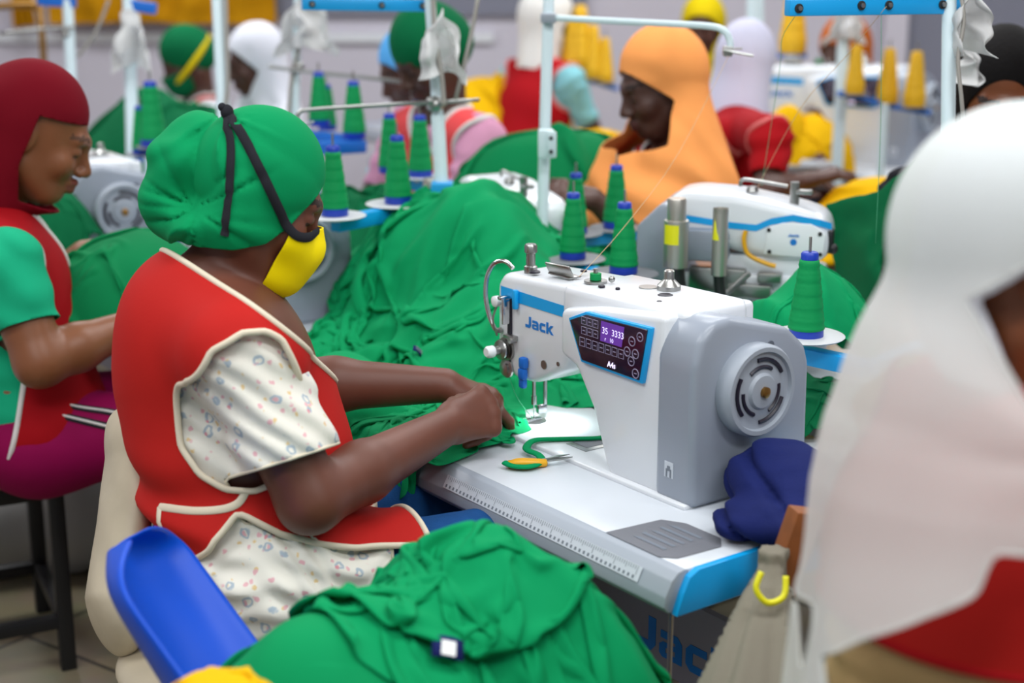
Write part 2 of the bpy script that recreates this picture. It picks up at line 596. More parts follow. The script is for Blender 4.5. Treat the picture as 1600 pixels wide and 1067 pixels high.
# ------------------------------------------------------------------ sewing table (operator frame: x away, y to the left, z up)
def make_table(label, length=1.12, width=0.62, full=True, group=None):
    t = thing('sewing_table', label, 'table', uv(0, 0, -TZ), ROT, group)
    b = MB()
    b.box((width / 2 + 0.006, length / 2, TZ - 0.02), (width - 0.012, length, 0.04), 0.003)
    top = b.build('tabletop', 'table_white', t)
    # rolled grey front edge
    pr = [(0.012, 0.0), (0.0, -0.002), (-0.012, -0.012), (-0.024, -0.034), (-0.026, -0.05), (-0.018, -0.06), (0.0, -0.062), (0.02, -0.06), (0.02, -0.001)]
    b = MB(); b.prism([(x, TZ + z) for x, z in pr], 0.0, length, 'y', 0.002)
    fr = b.build('front_edge', 'edge_grey', t)
    # printed rule stuck on the front edge
    if full:
        sl = Vector((-0.012, 0, -0.022)).normalized()
        b = MB(); b.m = 0
        O = Vector((-0.0118, 0.0, TZ - 0.0102))
        N = Vector((-0.022, 0, 0.012)).normalized()
        def strip(y0, y1, s0, s1, lift):
            p = [O + Vector((0, y0, 0)) + sl * s0 + N * lift, O + Vector((0, y1, 0)) + sl * s0 + N * lift,
                 O + Vector((0, y1, 0)) + sl * s1 + N * lift, O + Vector((0, y0, 0)) + sl * s1 + N * lift]
            b.add(p, [(0, 1, 2, 3)])
        strip(0.06, 0.56, 0.001, 0.024, 0.0015)
        b.m = 1
        for k in range(98):
            y = 0.068 + k * 0.005
            strip(y, y + 0.0011, 0.002, 0.002 + (0.013 if k % 10 == 0 else 0.009 if k % 5 == 0 else 0.006), 0.0019)
        for k in range(0, 48):
            y = 0.07 + k * 0.0102
            strip(y, y + 0.0045, 0.0165, 0.0215, 0.0019)
        b.build('rule_sticker', ['sticker', 'ink_grey'], fr)
    # blue end caps
    for y0, y1 in ((-0.012, 0.0), (length, length + 0.012)):
        b = MB()
        b.prism([(-0.012, TZ - 0.062), (0.0, TZ - 0.03), (0.012, TZ - 0.008), (0.03, TZ + 0.0005), (width, TZ + 0.0005), (width, TZ - 0.062)], y0, y1, 'y', 0.001)
        b.prism([(0.19, TZ + 0.0004), (0.22, TZ + 0.0012), (width, TZ + 0.0012), (width, TZ - 0.004), (0.19, TZ - 0.004)], y0, y0 + 0.06 if y0 < 0 else y1, 'y')
        b.build('end_cap', 'jack_blue', t)
    # steel stand
    for y in (0.10, length - 0.10):
        for x in (0.31, width - 0.08):
            MB().box((x, y, 0.37), (0.05, 0.035, 0.70), 0.004).build('leg', 'white_enamel', t)
        MB().box((width / 2, y, 0.035), (width + 0.02, 0.05, 0.06), 0.006).build('foot_rail', 'white_enamel', t)
        MB().box((width / 2, y, 0.71), (width - 0.06, 0.05, 0.02), 0.003).build('top_rail', 'white_enamel', t)
    b = MB(); b.box((0.235, length / 2, TZ - 0.262), (0.016, length - 0.24, 0.15), 0.003)
    cb = b.build('cross_panel', 'panel_grey', t)
    if full:
        b = MB(); logo(b, (0.2265, 0.345, TZ - 0.305), (0, -1, 0), (0, 0, 1), 0.062)
        b.build('lettering', 'logo_blue', cb, smooth=0)
        # thin treadle rod hanging from the front corner
        MB().cyl((0.03, 0.05, 0.10), (0.03, 0.045, 0.70), 0.004).build('treadle_rod', 'steel', t)
        MB().box((0.08, 0.35, 0.07), (0.22, 0.30, 0.02), 0.008).build('treadle', 'black_metal', t)
        # grey printed pad by the right end of the top
        b = MB(); b.m = 0
        pad = [(0.012, 0.175), (0.012, 0.055), (0.03, 0.035), (0.112, 0.03), (0.135, 0.055), (0.135, 0.13), (0.115, 0.165)]
        b.add([(x, y, TZ + 0.0012) for x, y in pad][::-1], [tuple(range(7))])
        b.m = 1
        for k in range(5):
            x = 0.035 + k * 0.018
            b.add([(x, 0.07, TZ + 0.0018), (x + 0.007, 0.07, TZ + 0.0018), (x + 0.007, 0.07 + 0.06 + 0.01 * (k % 2), TZ + 0.0018), (x, 0.14, TZ + 0.0018)], [(0, 1, 2, 3)])
        b.build('printed_pad', ['pad_grey', 'ink_grey'], top, smooth=0)
        # control box under the top
        MB().box((0.42, 0.55, TZ - 0.16), (0.14, 0.22, 0.20), 0.01).build('control_box', 'dark_grey', t)
    return t
tbl = make_table('white sewing table with grey ruled front edge, in front of the woman in yellow mask')
tbl2 = make_table('white sewing table buried under green cloth, left of the main machine', full=False, group=None)
tbl2.location = uv(1.15, 0, -TZ)
tbl3 = dup(tbl2, uv(2.30, 0, -TZ), ROT, 'white sewing table under the far left machine by the maroon headscarf')
XF[tbl2.name] = Matrix.Translation(tbl2.location) @ Matrix.Rotation(ROT, 4, 'Z')
# opposing row
tbl4 = dup(tbl2, uv(1.22, 1.28, -TZ), ROT + pi, 'white table carrying the overlock machine, opposite the main machine')
tbl5 = dup(tbl2, uv(2.38, 1.28, -TZ), ROT + pi, 'white table under the small white machine head, left of the orange headscarf')
tbl6 = dup(tbl2, uv(3.54, 1.28, -TZ), ROT + pi, 'white table far left behind the green headwrap, under the machine by the wall')

# ------------------------------------------------------------------ lockstitch machine (x away from operator, y to the operator's left)
def make_lockstitch(label):
    t = thing('sewing_machine', label, 'sewing machine', uv(0.168, 0.18), ROT)
    # white casting: pillar + arm
    b = MB()
    pil = [(0.07, 0.0), (0.198, 0.0), (0.212, 0.02), (0.246, 0.105), (0.292, 0.168), (0.335, 0.182), (0.335, 0.262), (0.24, 0.281), (0.07, 0.300)]
    b.prism(pil, 0.0, 0.20, 'x', 0.012, 3)
    arm = [(0.05, 0.17), (0.345, 0.172), (0.356, 0.142), (0.444, 0.099), (0.501, 0.095), (0.545, 0.125), (0.556, 0.16), (0.556, 0.262), (0.54, 0.286), (0.30, 0.300), (0.05, 0.306)]
    b.prism(arm, 0.028, 0.165, 'x', 0.016, 4)
    b.prism([(0.07, 0.20), (0.36, 0.20), (0.36, 0.2965), (0.28, 0.2995), (0.07, 0.3035)], 0.022, 0.185, 'x', 0.014, 3)
    b.box((0.10, 0.285, 0.003), (0.22, 0.56, 0.010), 0.003)
    body = b.build('arm_casting', 'white_enamel', t, smooth=50)
    # grey end cover
    b = MB()
    cap = [(-0.004, 0.001), (-0.004, 0.235), (0.008, 0.275), (0.034, 0.299), (0.07, 0.302), (0.20, 0.268), (0.243, 0.232), (0.254, 0.20), (0.258, 0.001)]
    b.prism([(x, z) for x, z in cap], -0.004, 0.085, 'y', 0.014, 4)
    cover = b.build('end_cover', 'machine_grey', t, smooth=50)
    b = MB(); b.box((-0.0046, 0.048, 0.055), (0.001, 0.020, 0.026)); b.build('sticker', 'sticker', cover)
    b = MB(); b.m = 0
    b.box((-0.0055, 0.048, 0.055), (0.001, 0.012, 0.003)); b.box((-0.0055, 0.0525, 0.049), (0.001, 0.003, 0.012)); b.box((-0.0055, 0.0435, 0.049), (0.001, 0.003, 0.012)); b.box((-0.0055, 0.048, 0.0585), (0.001, 0.006, 0.006))
    b.build('sticker_mark', 'ink_grey', cover)
    # handwheel
    wc = Vector((0.115, -0.006, 0.182))
    b = MB()
    b.lathe([(0.055, -0.012), (0.072, -0.006), (0.075, 0.0), (0.075, 0.022), (0.071, 0.028), (0.064, 0.028), (0.062, 0.022), (0.05, 0.021), (0.03, 0.025), (0.026, 0.030), (0.012, 0.031)], wc, (0, -1, 0), 40)
    hw = b.build('handwheel', 'edge_grey', t, smooth=35)
    b = MB()
    for ring, R0, nn in ((0, 0.051, 3), (1, 0.039, 3)):
        for k in range(nn):
            a0 = 2 * pi * k / nn + 0.5 + 0.5 * ring
            pts = [wc + Vector((R0 * cos(a), -0.0225 + ring * -0.0006, R0 * sin(a))) for a in np.linspace(a0, a0 + 1.25, 9)]
            b.tube(pts, 0.0036, 6)
    b.build('slots', 'dark_hole', hw)
    MB().lathe([(0.009, 0.0), (0.009, 0.006), (0.005, 0.008)], wc + Vector((0, -0.030, 0)), (0, -1, 0), 14).build('hub_bolt', 'brass', hw)
    MB().lathe([(0.007, -0.001), (0.007, 0.001)], (0.158, -0.005, 0.245), (0, -1, 0), 12).build('cover_screw', 'dark_grey', cover)
    # control panel
    P = [(0.335, 0.250), (0.303, 0.262), (0.257, 0.275), (0.092, 0.279), (0.112, 0.179), (0.268, 0.183)]
    P = [(0.303, 0.253), (0.258, 0.272), (0.094, 0.277), (0.113, 0.181), (0.268, 0.184)]
    cx = sum(p[0] for p in P) / 5; cz = sum(p[1] for p in P) / 5
    b = MB(); b.prism(P, -0.007, 0.004, 'x', 0.002); bezel = b.build('panel_bezel', 'jack_blue', t)
    Q = [(cx + (y - cx) * 0.93, cz + (z - cz) * 0.90) for y, z in P]
    b = MB(); b.prism(Q, -0.009, -0.004, 'x', 0.001); pan = b.build('control_panel', 'panel_black', bezel)
    xs = -0.0094
    b = MB()
    b.add([(xs, 0.214, 0.266), (xs, 0.156, 0.2665), (xs, 0.162, 0.232), (xs, 0.216, 0.232)], [(0, 1, 2, 3)])
    b.build('display', 'lcd', bezel, smooth=0)
    b = MB()
    lay(b, text_mesh('35  3333', 0.0155), (xs - 0.0003, 0.211, 0.246), (0, -1, 0), (0, 0, 1))
    b.build('display_digits', 'lcd_text', bezel, smooth=0)
    b = MB()
    lay(b, text_mesh('r   10', 0.010), (xs - 0.0003, 0.204, 0.2345), (0, -1, 0), (0, 0, 1))
    b.build('display_digits', 'lcd_text', bezel, smooth=0)
    b = MB()
    lay(b, text_mesh('A4s', 0.013, 0.0004), (xs - 0.0003, 0.196, 0.193), (0, -1, 0), (0, 0, 1))
    b.build('panel_lettering', 'lcd_text', bezel, smooth=0)
    b = MB()
    def frame(y, z, wy, wz):
        b.tube([(xs, y - wy, z - wz), (xs, y + wy, z - wz), (xs, y + wy, z + wz), (xs, y - wy, z + wz)], 0.0007, 5, closed=True)
        b.tube([(xs, y - wy * .5, z), (xs, y + wy * .5, z)], 0.0009, 5)
    for y in (0.258, 0.243, 0.228):
        for z in (0.2575, 0.2405):
            frame(y, z, 0.0062, 0.0062)
    for k in range(7):
        frame(0.262 - k * 0.0165, 0.2205, 0.0064, 0.0072)
    def ringb(y, z, r):
        b.tube([(xs, y + r * cos(a), z + r * sin(a)) for a in np.linspace(0, 2 * pi, 15)[:-1]], 0.0009, 5, closed=True)
        b.tube([(xs, y - r * .4, z), (xs, y + r * .4, z)], 0.0009, 5)
    for y, z, r in ((0.137, 0.247, .0075), (0.148, 0.228, .0075), (0.128, 0.228, .0075), (0.138, 0.214, .0075), (0.118, 0.258, .007), (0.127, 0.196, .0075)):
        ringb(y, z, r)
    b.build('buttons', 'button_line', bezel)
    # blue stripe along the arm and round the nose
    b = MB()
    sx = 0.0268
    b.add([(sx, 0.54, 0.262), (sx, 0.300, 0.258), (sx, 0.300, 0.238), (sx, 0.54, 0.240)], [(0, 1, 2, 3)])
    b.add([(sx, 0.54, 0.240), (sx, 0.54, 0.262), (0.034, 0.5535, 0.262), (0.034, 0.5535, 0.240)], [(0, 1, 2, 3)])
    b.add([(0.034, 0.5535, 0.240), (0.034, 0.5535, 0.262), (0.05, 0.5572, 0.262), (0.05, 0.5572, 0.240)], [(0, 1, 2, 3)])
    b.add([(0.05, 0.5572, 0.240), (0.05, 0.5572, 0.262), (0.14, 0.5572, 0.262), (0.14, 0.5572, 0.240)], [(0, 1, 2, 3)])
    b.build('stripe', 'jack_blue', body, smooth=0)
    b = MB(); logo(b, (0.0275, 0.468, 0.200), (0, -1, 0), (0, 0, 1), 0.0205)
    b.build('lettering', 'logo_blue', body, smooth=0)
    # thread tension, take-up slot and guides on the nose
    b = MB()
    b.lathe([(0.022, 0), (0.022, 0.004), (0.010, 0.006), (0.019, 0.008), (0.020, 0.010), (0.010, 0.012), (0.019, 0.014), (0.018, 0.017), (0.008, 0.019), (0.008, 0.030)], (0.027, 0.522, 0.148), (-1, 0.0, 0), 24)
    te = b.build('thread_tension', 'steel', t)
    MB().lathe([(0.008, 0), (0.011, 0.003), (0.011, 0.014), (0.008, 0.018)], (-0.002, 0.522, 0.148), (-1, 0, 0), 18).build('tension_knob', 'white_plastic', te)
    b = MB(); b.lathe([(0.018, 0), (0.018, 0.004), (0.009, 0.007), (0.012, 0.010), (0.006, 0.012)], (0.027, 0.520, 0.112), (-1, 0, 0), 22)
    b.build('check_spring', 'steel', t)
    b = MB(); b.box((0.026, 0.512, 0.208), (0.004, 0.010, 0.072)); b.build('take_up_slot', 'dark_hole', body)
    b = MB(); b.box((0.018, 0.511, 0.222), (0.02, 0.005, 0.05), 0.002); b.box((0.012, 0.511, 0.247), (0.022, 0.012, 0.007), 0.002)
    b.build('take_up_lever', 'chrome', t)
    b = MB(); b.box((0.022, 0.490, 0.246), (0.010, 0.010, 0.036), 0.003); b.build('thread_guard', 'jack_blue', t)
    b = MB()
    b.tube([(0.018, 0.535, 0.235), (0.012, 0.545, 0.20), (0.018, 0.54, 0.17)], 0.002, 6, sm=4)
    b.cyl((0.026, 0.536, 0.232), (0.012, 0.536, 0.232), 0.004); b.cyl((0.026, 0.538, 0.18), (0.014, 0.538, 0.18), 0.005); b.box((0.022, 0.505, 0.175), (0.012, 0.03, 0.006), 0.001)
    b.cyl((0.026, 0.495, 0.17), (0.012, 0.495, 0.17), 0.005)
    b.build('thread_guides', 'steel', t)
    MB().lathe([(0.007, 0), (0.010, 0.003), (0.010, 0.012), (0.007, 0.014)], (0.020, 0.535, 0.236), (-1, 0, 0), 16).build('guide_knob', 'white_plastic', t)
    # belt of chrome looping over the nose
    b = MB(); b.tube([(0.05, 0.535, 0.292), (0.045, 0.552, 0.302), (0.035, 0.572, 0.296), (0.026, 0.582, 0.27), (0.02, 0.578, 0.235), (0.02, 0.566, 0.20), (0.022, 0.552, 0.178)], 0.0045, 10, sm=6)
    b.build('thread_lever_guard', 'chrome', t)
    # finger guard (blue), needle bar, presser bar and foot
    b = MB(); b.box((0.020, 0.463, 0.135), (0.014, 0.017, 0.022), 0.005); b.box((0.019, 0.464, 0.115), (0.014, 0.017, 0.022), 0.005); b.box((0.021, 0.466, 0.097), (0.012, 0.016, 0.02), 0.005)
    b.build('finger_guard', 'deep_blue', t)
    ny, nx = 0.500, 0.072
    b = MB(); b.cyl((nx, ny, 0.045), (nx, ny, 0.12), 0.0038); b.cyl((nx, ny, 0.040), (nx, ny, 0.056), 0.0055); b.cyl((nx, ny, 0.004), (nx, ny, 0.045), 0.0011)
    b.build('needle_bar', 'chrome', t)
    b = MB(); b.cyl((nx + 0.026, ny, 0.03), (nx + 0.026, ny, 0.12), 0.0042); b.box((nx + 0.018, ny, 0.028), (0.02, 0.010, 0.016), 0.002)
    b.box((nx - 0.004, ny - 0.006, 0.012), (0.034, 0.005, 0.005), 0.001); b.box((nx - 0.004, ny + 0.006, 0.012), (0.034, 0.005, 0.005), 0.001)
    b.build('presser_foot', 'chrome', t)
    b = MB(); b.lathe([(0.024, 0.0082), (0.0236, 0.0090), (0.0, 0.0090)], (nx, ny, 0), (0, 0, 1), 28, cap=False); b.build('needle_plate', 'steel', t)
    b = MB(); b.box((nx + 0.005, ny - 0.17, 0.0085), (0.085, 0.055, 0.0012), 0.0004); b.build('slide_plate', 'steel', t)
    b = MB(); b.box((nx - 0.002, ny - 0.165, 0.0094), (0.045, 0.04, 0.0006)); b.build('plate_label', 'pad_grey', t)
    b = MB(); b.ball((nx + 0.01, ny - 0.030, 0.097), 0.006, 10); b.build('needle_lamp', 'led', t)
    l = bpy.data.lights.new('needle_lamp_light', 'SPOT'); l.energy = 1.6; l.spot_size = radians(120); l.spot_blend = 0.8; l.shadow_soft_size = 0.006; l.color = (0.9, 0.97, 1)
    lo = bpy.data.objects.new('needle_lamp_light', l); COL.objects.link(lo); lo.parent = t; lo.location = (nx + 0.01, ny - 0.030, 0.090)
    # hardware on top
    b = MB(); b.lathe([(0.012, 0), (0.012, 0.012), (0.0085, 0.014), (0.0085, 0.036), (0.0115, 0.038), (0.0115, 0.050), (0.009, 0.053)], (0.06, 0.495, 0.289), (0, 0, 1), 18)
    b.build('presser_spring_screw', 'steel', t)
    b = MB(); b.box((0.055, 0.405, 0.309), (0.004, 0.06, 0.028), 0.002, Euler((0.0, -0.5, 0.12))); b.box((0.066, 0.405, 0.300), (0.028, 0.06, 0.003), 0.001)
    b.build('thread_plate', 'steel', t)
    b = MB(); b.lathe([(0.02, 0), (0.02, 0.004)], (0.07, 0.325, 0.300), (0, 0, 1), 20); b.cyl((0.07, 0.325, 0.303), (0.07, 0.325, 0.324), 0.004); b.ball((0.085, 0.30, 0.308), 0.006)
    bw = b.build('bobbin_winder', 'steel', t)
    MB().cyl((0.07, 0.325, 0.305), (0.07, 0.325, 0.316), 0.010).build('bobbin', 'thread_green', bw)
    b = MB(); b.lathe([(0.020, 0), (0.020, 0.008), (0.016, 0.012), (0.010, 0.018), (0.009, 0.020), (0.009, 0.032), (0.007, 0.034)], (0.125, 0.20, 0.302), (0, 0, 1), 20); b.build('oil_sight', 'steel', t)
    b = MB()
    for x, y, r in ((0.12, 0.50, .006), (0.05, 0.47, .010), (0.09, 0.468, .006), (0.105, 0.40, .006), (0.05, 0.285, .006), (0.06, 0.255, .004), (0.09, 0.17, .013), (0.05, 0.14, .005)):
        b.lathe([(r, 0), (r, 0.0022), (r * .8, 0.0034)], (x, y, 0.3015 if y < 0.45 else 0.292 + (0.5 - y) * .1), (0, 0, 1), 16)
    b.build('oil_plugs', 'dark_hole', t)
    b = MB(); b.lathe([(0.016, 0), (0.016, 0.002)], (0.11, 0.235, 0.3015), (0, 0, 1), 20); b.build('top_disc', 'steel', t)
    # round plate and screw on the nose
    b = MB(); b.lathe([(0.008, 0), (0.008, 0.0015)], (0.0272, 0.412, 0.142), (-1, 0, 0), 18); b.lathe([(0.004, 0), (0.004, 0.004)], (0.03, 0.372, 0.152), (-1, 0, 0), 12); b.build('nose_screws', 'steel', t)
    return t
mach = make_lockstitch('white and grey lockstitch sewing machine with lit purple control panel, in sharp focus')
mach2 = dup(mach, uv(1.60, 0.17), ROT, 'grey-ended sewing machine half hidden behind the yellow mask')
mach3 = dup(mach, uv(2.36, 0.05), ROT - 0.12, 'grey-ended sewing machine with round handwheel, between maroon headscarf and green headwrap')
for m_ in (mach2, mach3):
    for c_ in list(m_.children):
        if c_.type == 'LIGHT':
            bpy.data.objects.remove(c_)
# ------------------------------------------------------------------ cloth: a small position-based solver run once at build time
def vnoise(x, y, seed, f):
    """smooth value noise on arrays"""
    r = np.random.RandomState(seed)
    T = r.rand(64, 64) * 2 - 1
    X = x * f + 100.3; Y = y * f + 100.7
    i = np.floor(X).astype(int); j = np.floor(Y).astype(int)
    a = X - i; b = Y - j
    a = a * a * (3 - 2 * a); b = b * b * (3 - 2 * b)
    i0, i1, j0, j1 = i % 64, (i + 1) % 64, j % 64, (j + 1) % 64
    return (T[i0, j0] * (1 - a) + T[i1, j0] * a) * (1 - b) + (T[i0, j1] * (1 - a) + T[i1, j1] * a) * b

def drape(n, m, h, place, ground, steps=170, iters=6, seed=0, bend=0.25, fric=0.5, pins=None, grav=9.8, rough=0.02, vel=0.96, lift=0.004, pull=None, stiff=0.03):
    """n x m sheet with rest spacing h.  place(s,t)->(x,y,z) arrays, ground(x,y)->height array"""
    rs = np.random.RandomState(seed)
    s, t = np.meshgrid(np.linspace(0, 1, n), np.linspace(0, 1, m), indexing='ij')
    X = np.stack(place(s, t), -1).astype(float)
    X[..., 2] += rough * vnoise(s, t, seed + 1, 9 * h * n) + rough * 0.5 * vnoise(s, t, seed + 2, 22 * h * n)
    X[..., 0] += rough * 0.5 * vnoise(s, t, seed + 3, 8 * h * n)
    X[..., 1] += rough * 0.5 * vnoise(s, t, seed + 4, 8 * h * n)
    Vv = np.zeros_like(X)
    pm = None
    if pins is not None:
        pm = pins(s, t); keep = X[pm].copy()
    dt = 0.016
    def con(A, B, L, k):
        d = B - A
        l = np.sqrt((d * d).sum(-1, keepdims=True)) + 1e-9
        c = d * (0.5 * k * (l - L) / l)
        A += c; B -= c
    dg = h * sqrt(2)
    for st in range(steps):
        Vv *= vel
        Vv[..., 2] -= grav * dt
        P0 = X.copy()
        X = X + Vv * dt
        if pull is not None:
            X = pull(X, st / steps)
        for it in range(iters):
            for o in (0, 1):
                con(X[o:n - 1:2], X[o + 1:n:2], h, 1.0)
                con(X[:, o:m - 1:2], X[:, o + 1:m:2], h, 1.0)
            for o in (0, 1):
                con(X[o:n - 1:2, :-1], X[o + 1:n:2, 1:], dg, 0.6)
                con(X[o:n - 1:2, 1:], X[o + 1:n:2, :-1], dg, 0.6)
            if it % 2 == 0:
                for o in range(4):
                    a, b = X[o:n - 2:4], X[o + 2:n:4]
                    q = min(len(a), len(b)); con(a[:q], b[:q], 2 * h, bend)
                    a, b = X[:, o:m - 2:4], X[:, o + 2:m:4]
                    q = min(a.shape[1], b.shape[1]); con(a[:, :q], b[:, :q], 2 * h, bend)
            if it % 3 == 0 and stiff > 0:
                for o in range(0, 10, 2):
                    a, b = X[o:n - 5:10], X[o + 5:n:10]
                    q = min(len(a), len(b))
                    if q: con(a[:q], b[:q], 5 * h, stiff)
                    a, b = X[:, o:m - 5:10], X[:, o + 5:m:10]
                    q = min(a.shape[1], b.shape[1])
                    if q: con(a[:, :q], b[:, :q], 5 * h, stiff)
            if pm is not None:
                X[pm] = keep
            g = ground(X[..., 0], X[..., 1]) + lift
            below = X[..., 2] < g
            if below.any():
                X[..., 2] = np.where(below, g, X[..., 2])
                if it == iters - 1:
                    k = np.where(below, fric, 0.0)
                    X[..., 0] -= (X[..., 0] - P0[..., 0]) * k
                    X[..., 1] -= (X[..., 1] - P0[..., 1]) * k
        Vv = (X - P0) / dt
        sp = np.sqrt((Vv ** 2).sum(-1, keepdims=True))
        Vv *= np.minimum(1, 2.5 / (sp + 1e-9))
    return X

def relax(X, k=1):
    for _ in range(k):
        Y = X.copy()
        Y[1:-1, 1:-1] = 0.5 * X[1:-1, 1:-1] + 0.125 * (X[2:, 1:-1] + X[:-2, 1:-1] + X[1:-1, 2:] + X[1:-1, :-2])
        X = Y
    return X

def cloth_mesh(name, X, m, parent=None, thick=0.0022, hem=True, sub=1, mask=None):
    n, mm, _ = X.shape
    X = relax(X, 1)
    vs = X.reshape(-1, 3)
    idx = np.arange(n * mm).reshape(n, mm)
    q = np.stack([idx[:-1, :-1], idx[1:, :-1], idx[1:, 1:], idx[:-1, 1:]], -1)
    if mask is not None:
        q = q[mask]
    q = q.reshape(-1, 4)
    if parent is not None:
        inv = np.array(XF[parent.name].inverted())
        vs = vs @ inv[:3, :3].T + inv[:3, 3]
    o = mesh_obj(name, vs, q, m, parent, smooth=180)
    if thick:
        md = o.modifiers.new('thickness', 'SOLIDIFY'); md.thickness = thick; md.offset = 0
    if sub:
        md = o.modifiers.new('soft', 'SUBSURF'); md.levels = sub; md.render_levels = sub
    return o

class Ground:
    """height field that grows as cloths are laid over each other (world coordinates)"""
    def __init__(s, x0, y0, x1, y1, cell, base):
        s.x0, s.y0, s.c = x0, y0, cell
        s.nx = int((x1 - x0) / cell) + 1; s.ny = int((y1 - y0) / cell) + 1
        gx, gy = np.meshgrid(x0 + cell * np.arange(s.nx), y0 + cell * np.arange(s.ny), indexing='ij')
        s.H = base(gx, gy); s.gx, s.gy = gx, gy
    def __call__(s, x, y):
        a = np.clip((x - s.x0) / s.c, 0, s.nx - 1.001); b = np.clip((y - s.y0) / s.c, 0, s.ny - 1.001)
        i = a.astype(int); j = b.astype(int); a = a - i; b = b - j
        H = s.H
        return (H[i, j] * (1 - a) + H[i + 1, j] * a) * (1 - b) + (H[i, j + 1] * (1 - a) + H[i + 1, j + 1] * a) * b
    def raise_by(s, X):
        """lift the field to lie over a finished sheet"""
        p = X.reshape(-1, 3)
        i = np.clip(((p[:, 0] - s.x0) / s.c + .5).astype(int), 0, s.nx - 1)
        j = np.clip(((p[:, 1] - s.y0) / s.c + .5).astype(int), 0, s.ny - 1)
        T = np.full_like(s.H, -9.0)
        np.maximum.at(T, (i, j), p[:, 2])
        for _ in range(2):
            Q = T.copy()
            for dx, dy in ((1, 0), (-1, 0), (0, 1), (0, -1)):
                R = np.roll(np.roll(T, dx, 0), dy, 1)
                Q = np.maximum(Q, np.where(Q < -5, R, Q))
            T = Q
        H = np.maximum(s.H, T)
        for _ in range(2):
            A = H.copy()
            A[1:-1, 1:-1] = np.maximum(s.H[1:-1, 1:-1], 0.5 * H[1:-1, 1:-1] + .125 * (H[2:, 1:-1] + H[:-2, 1:-1] + H[1:-1, 2:] + H[1:-1, :-2]))
            H = A
        s.H = H

def uv_np(u, v):
    return (T0.x + UD.x * u + VD.x * v, T0.y + UD.y * u + VD.y * v)
def to_uv_np(x, y):
    a, b = x - T0.x, y - T0.y
    return a * UD.x + b * UD.y, a * VD.x + b * VD.y
def sstep(a, b, x):
    t = np.clip((x - a) / (b - a), 0, 1)
    return t * t * (3 - 2 * t)
def ridges(a, b, seed, f, warp=0.5, stretch=0.25):
    """long soft folds running along b, 0..1"""
    w = vnoise(a, b, seed, f * 0.45) * warp / f
    return (1 - np.abs(vnoise(a + w, b * stretch, seed + 1, f)) * 1.7).clip(0, 1) ** 1.6
def bump(x, y, cx, cy, rx, ry, ang=0.0):
    c, s = cos(ang), sin(ang)
    a = ((x - cx) * c + (y - cy) * s) / rx; b = (-(x - cx) * s + (y - cy) * c) / ry
    return np.clip(1 - (a * a + b * b), 0, 1) ** 0.8

def sheet_on_uv(uc, vc, su, sv, ang=0.0, z=0.05, amp=0.05, seed=0, wave=3.0):
    """sheet placed flat over a (u,v) footprint of size su x sv (smaller than the cloth, so it buckles)"""
    def place(s, t):
        a = (s - .5) * su; b = (t - .5) * sv
        c, q = cos(ang), sin(ang)
        u = uc + a * c - b * q; v = vc + a * q + b * c
        x, y = uv_np(u, v)
        zz = TZ + z + amp * vnoise(s, t, seed + 50, wave) + amp * 0.6 * vnoise(s, t, seed + 60, wave * 2.3)
        return x, y, zz + 0 * s
    return place

# heaps of green garments on the row of tables ---------------------------------------------------
def hold_in(uc, vc, ru, rv, ang=0.0, until=1.0):
    """crowded by its neighbours: the sheet cannot spread past an ellipse in (u, v)"""
    c, q = cos(ang), sin(ang)
    def pull(X, k):
        u, v = to_uv_np(X[..., 0], X[..., 1])
        a = (u - uc) * c + (v - vc) * q; b = -(u - uc) * q + (v - vc) * c
        r = np.sqrt((a / ru) ** 2 + (b / rv) ** 2)
        f = np.where(r > 1, 1 + (1 / np.maximum(r, 1e-6) - 1) * 0.35, 1.0)
        a, b = a * f, b * f
        X[..., 0], X[..., 1] = uv_np(uc + a * c - b * q, vc + a * q + b * c)
        return X
    return pull
def table_base(x, y):
    u, v = to_uv_np(x, y)
    on = sstep(-0.03, 0.004, v) * sstep(-0.01, 0.01, u)
    z = 0.45 + (TZ - 0.45) * on
    # work already piled underneath
    z = z + 0.245 * bump(u, v, 1.42, 0.62, 0.36, 0.28) + 0.03 * bump(u, v, 0.92, 0.50, 0.34, 0.2)
    z = z + 0.05 * bump(u, v, 1.36, 0.88, .30, .22) + 0.09 * bump(u, v, 1.18, .48, .3, .2)
    body = np.minimum(1, 1.8 * bump(u, v, 1.28, 0.58, .58, .50))
    c, q = cos(0.5), sin(0.5)
    z = z + (0.055 * ridges(u * c + v * q, -u * q + v * c, 5, 8.0) + 0.03 * ridges(u * c - v * q, u * q + v * c, 9, 13)) * body
    z = z + 0.03 * vnoise(u, v, 5, 5) * body
    return z
GT = Ground(-2.2, 1.8, 1.6, 4.6, 0.015, table_base)

def lay_cloth(label, mname, n, m, h, place, ground, seed, name='folded_garment', cat='garment', group=None, grow=True, **kw):
    X = drape(n, m, h, place, ground, seed=seed, **kw)
    if grow and isinstance(ground, Ground):
        ground.raise_by(X)
    o = cloth_mesh(name, X, mname)
    tag(o, label, cat, group)
    return o, X
heapD, XD = lay_cloth('green garment hanging over the back of the table heap', 'green_cloth_mid', 84, 84, 0.0125,
          sheet_on_uv(1.34, 0.86, 0.46, 0.56, 0.5, 0.20, 0.06, 41), GT, 41, steps=110, fric=0.97, bend=0.4, pull=hold_in(1.36, .86, .28, .28))
heapA, XA = lay_cloth('crumpled green garment on top of the table heap, below the three spools', 'green_cloth_mid', 100, 90, 0.0125,
          sheet_on_uv(1.41, 0.62, 0.50, 0.66, 0.25, 0.30, 0.07, 11), GT, 11, steps=110, fric=0.97, bend=0.4, pull=hold_in(1.40, .63, .33, .34, .25))
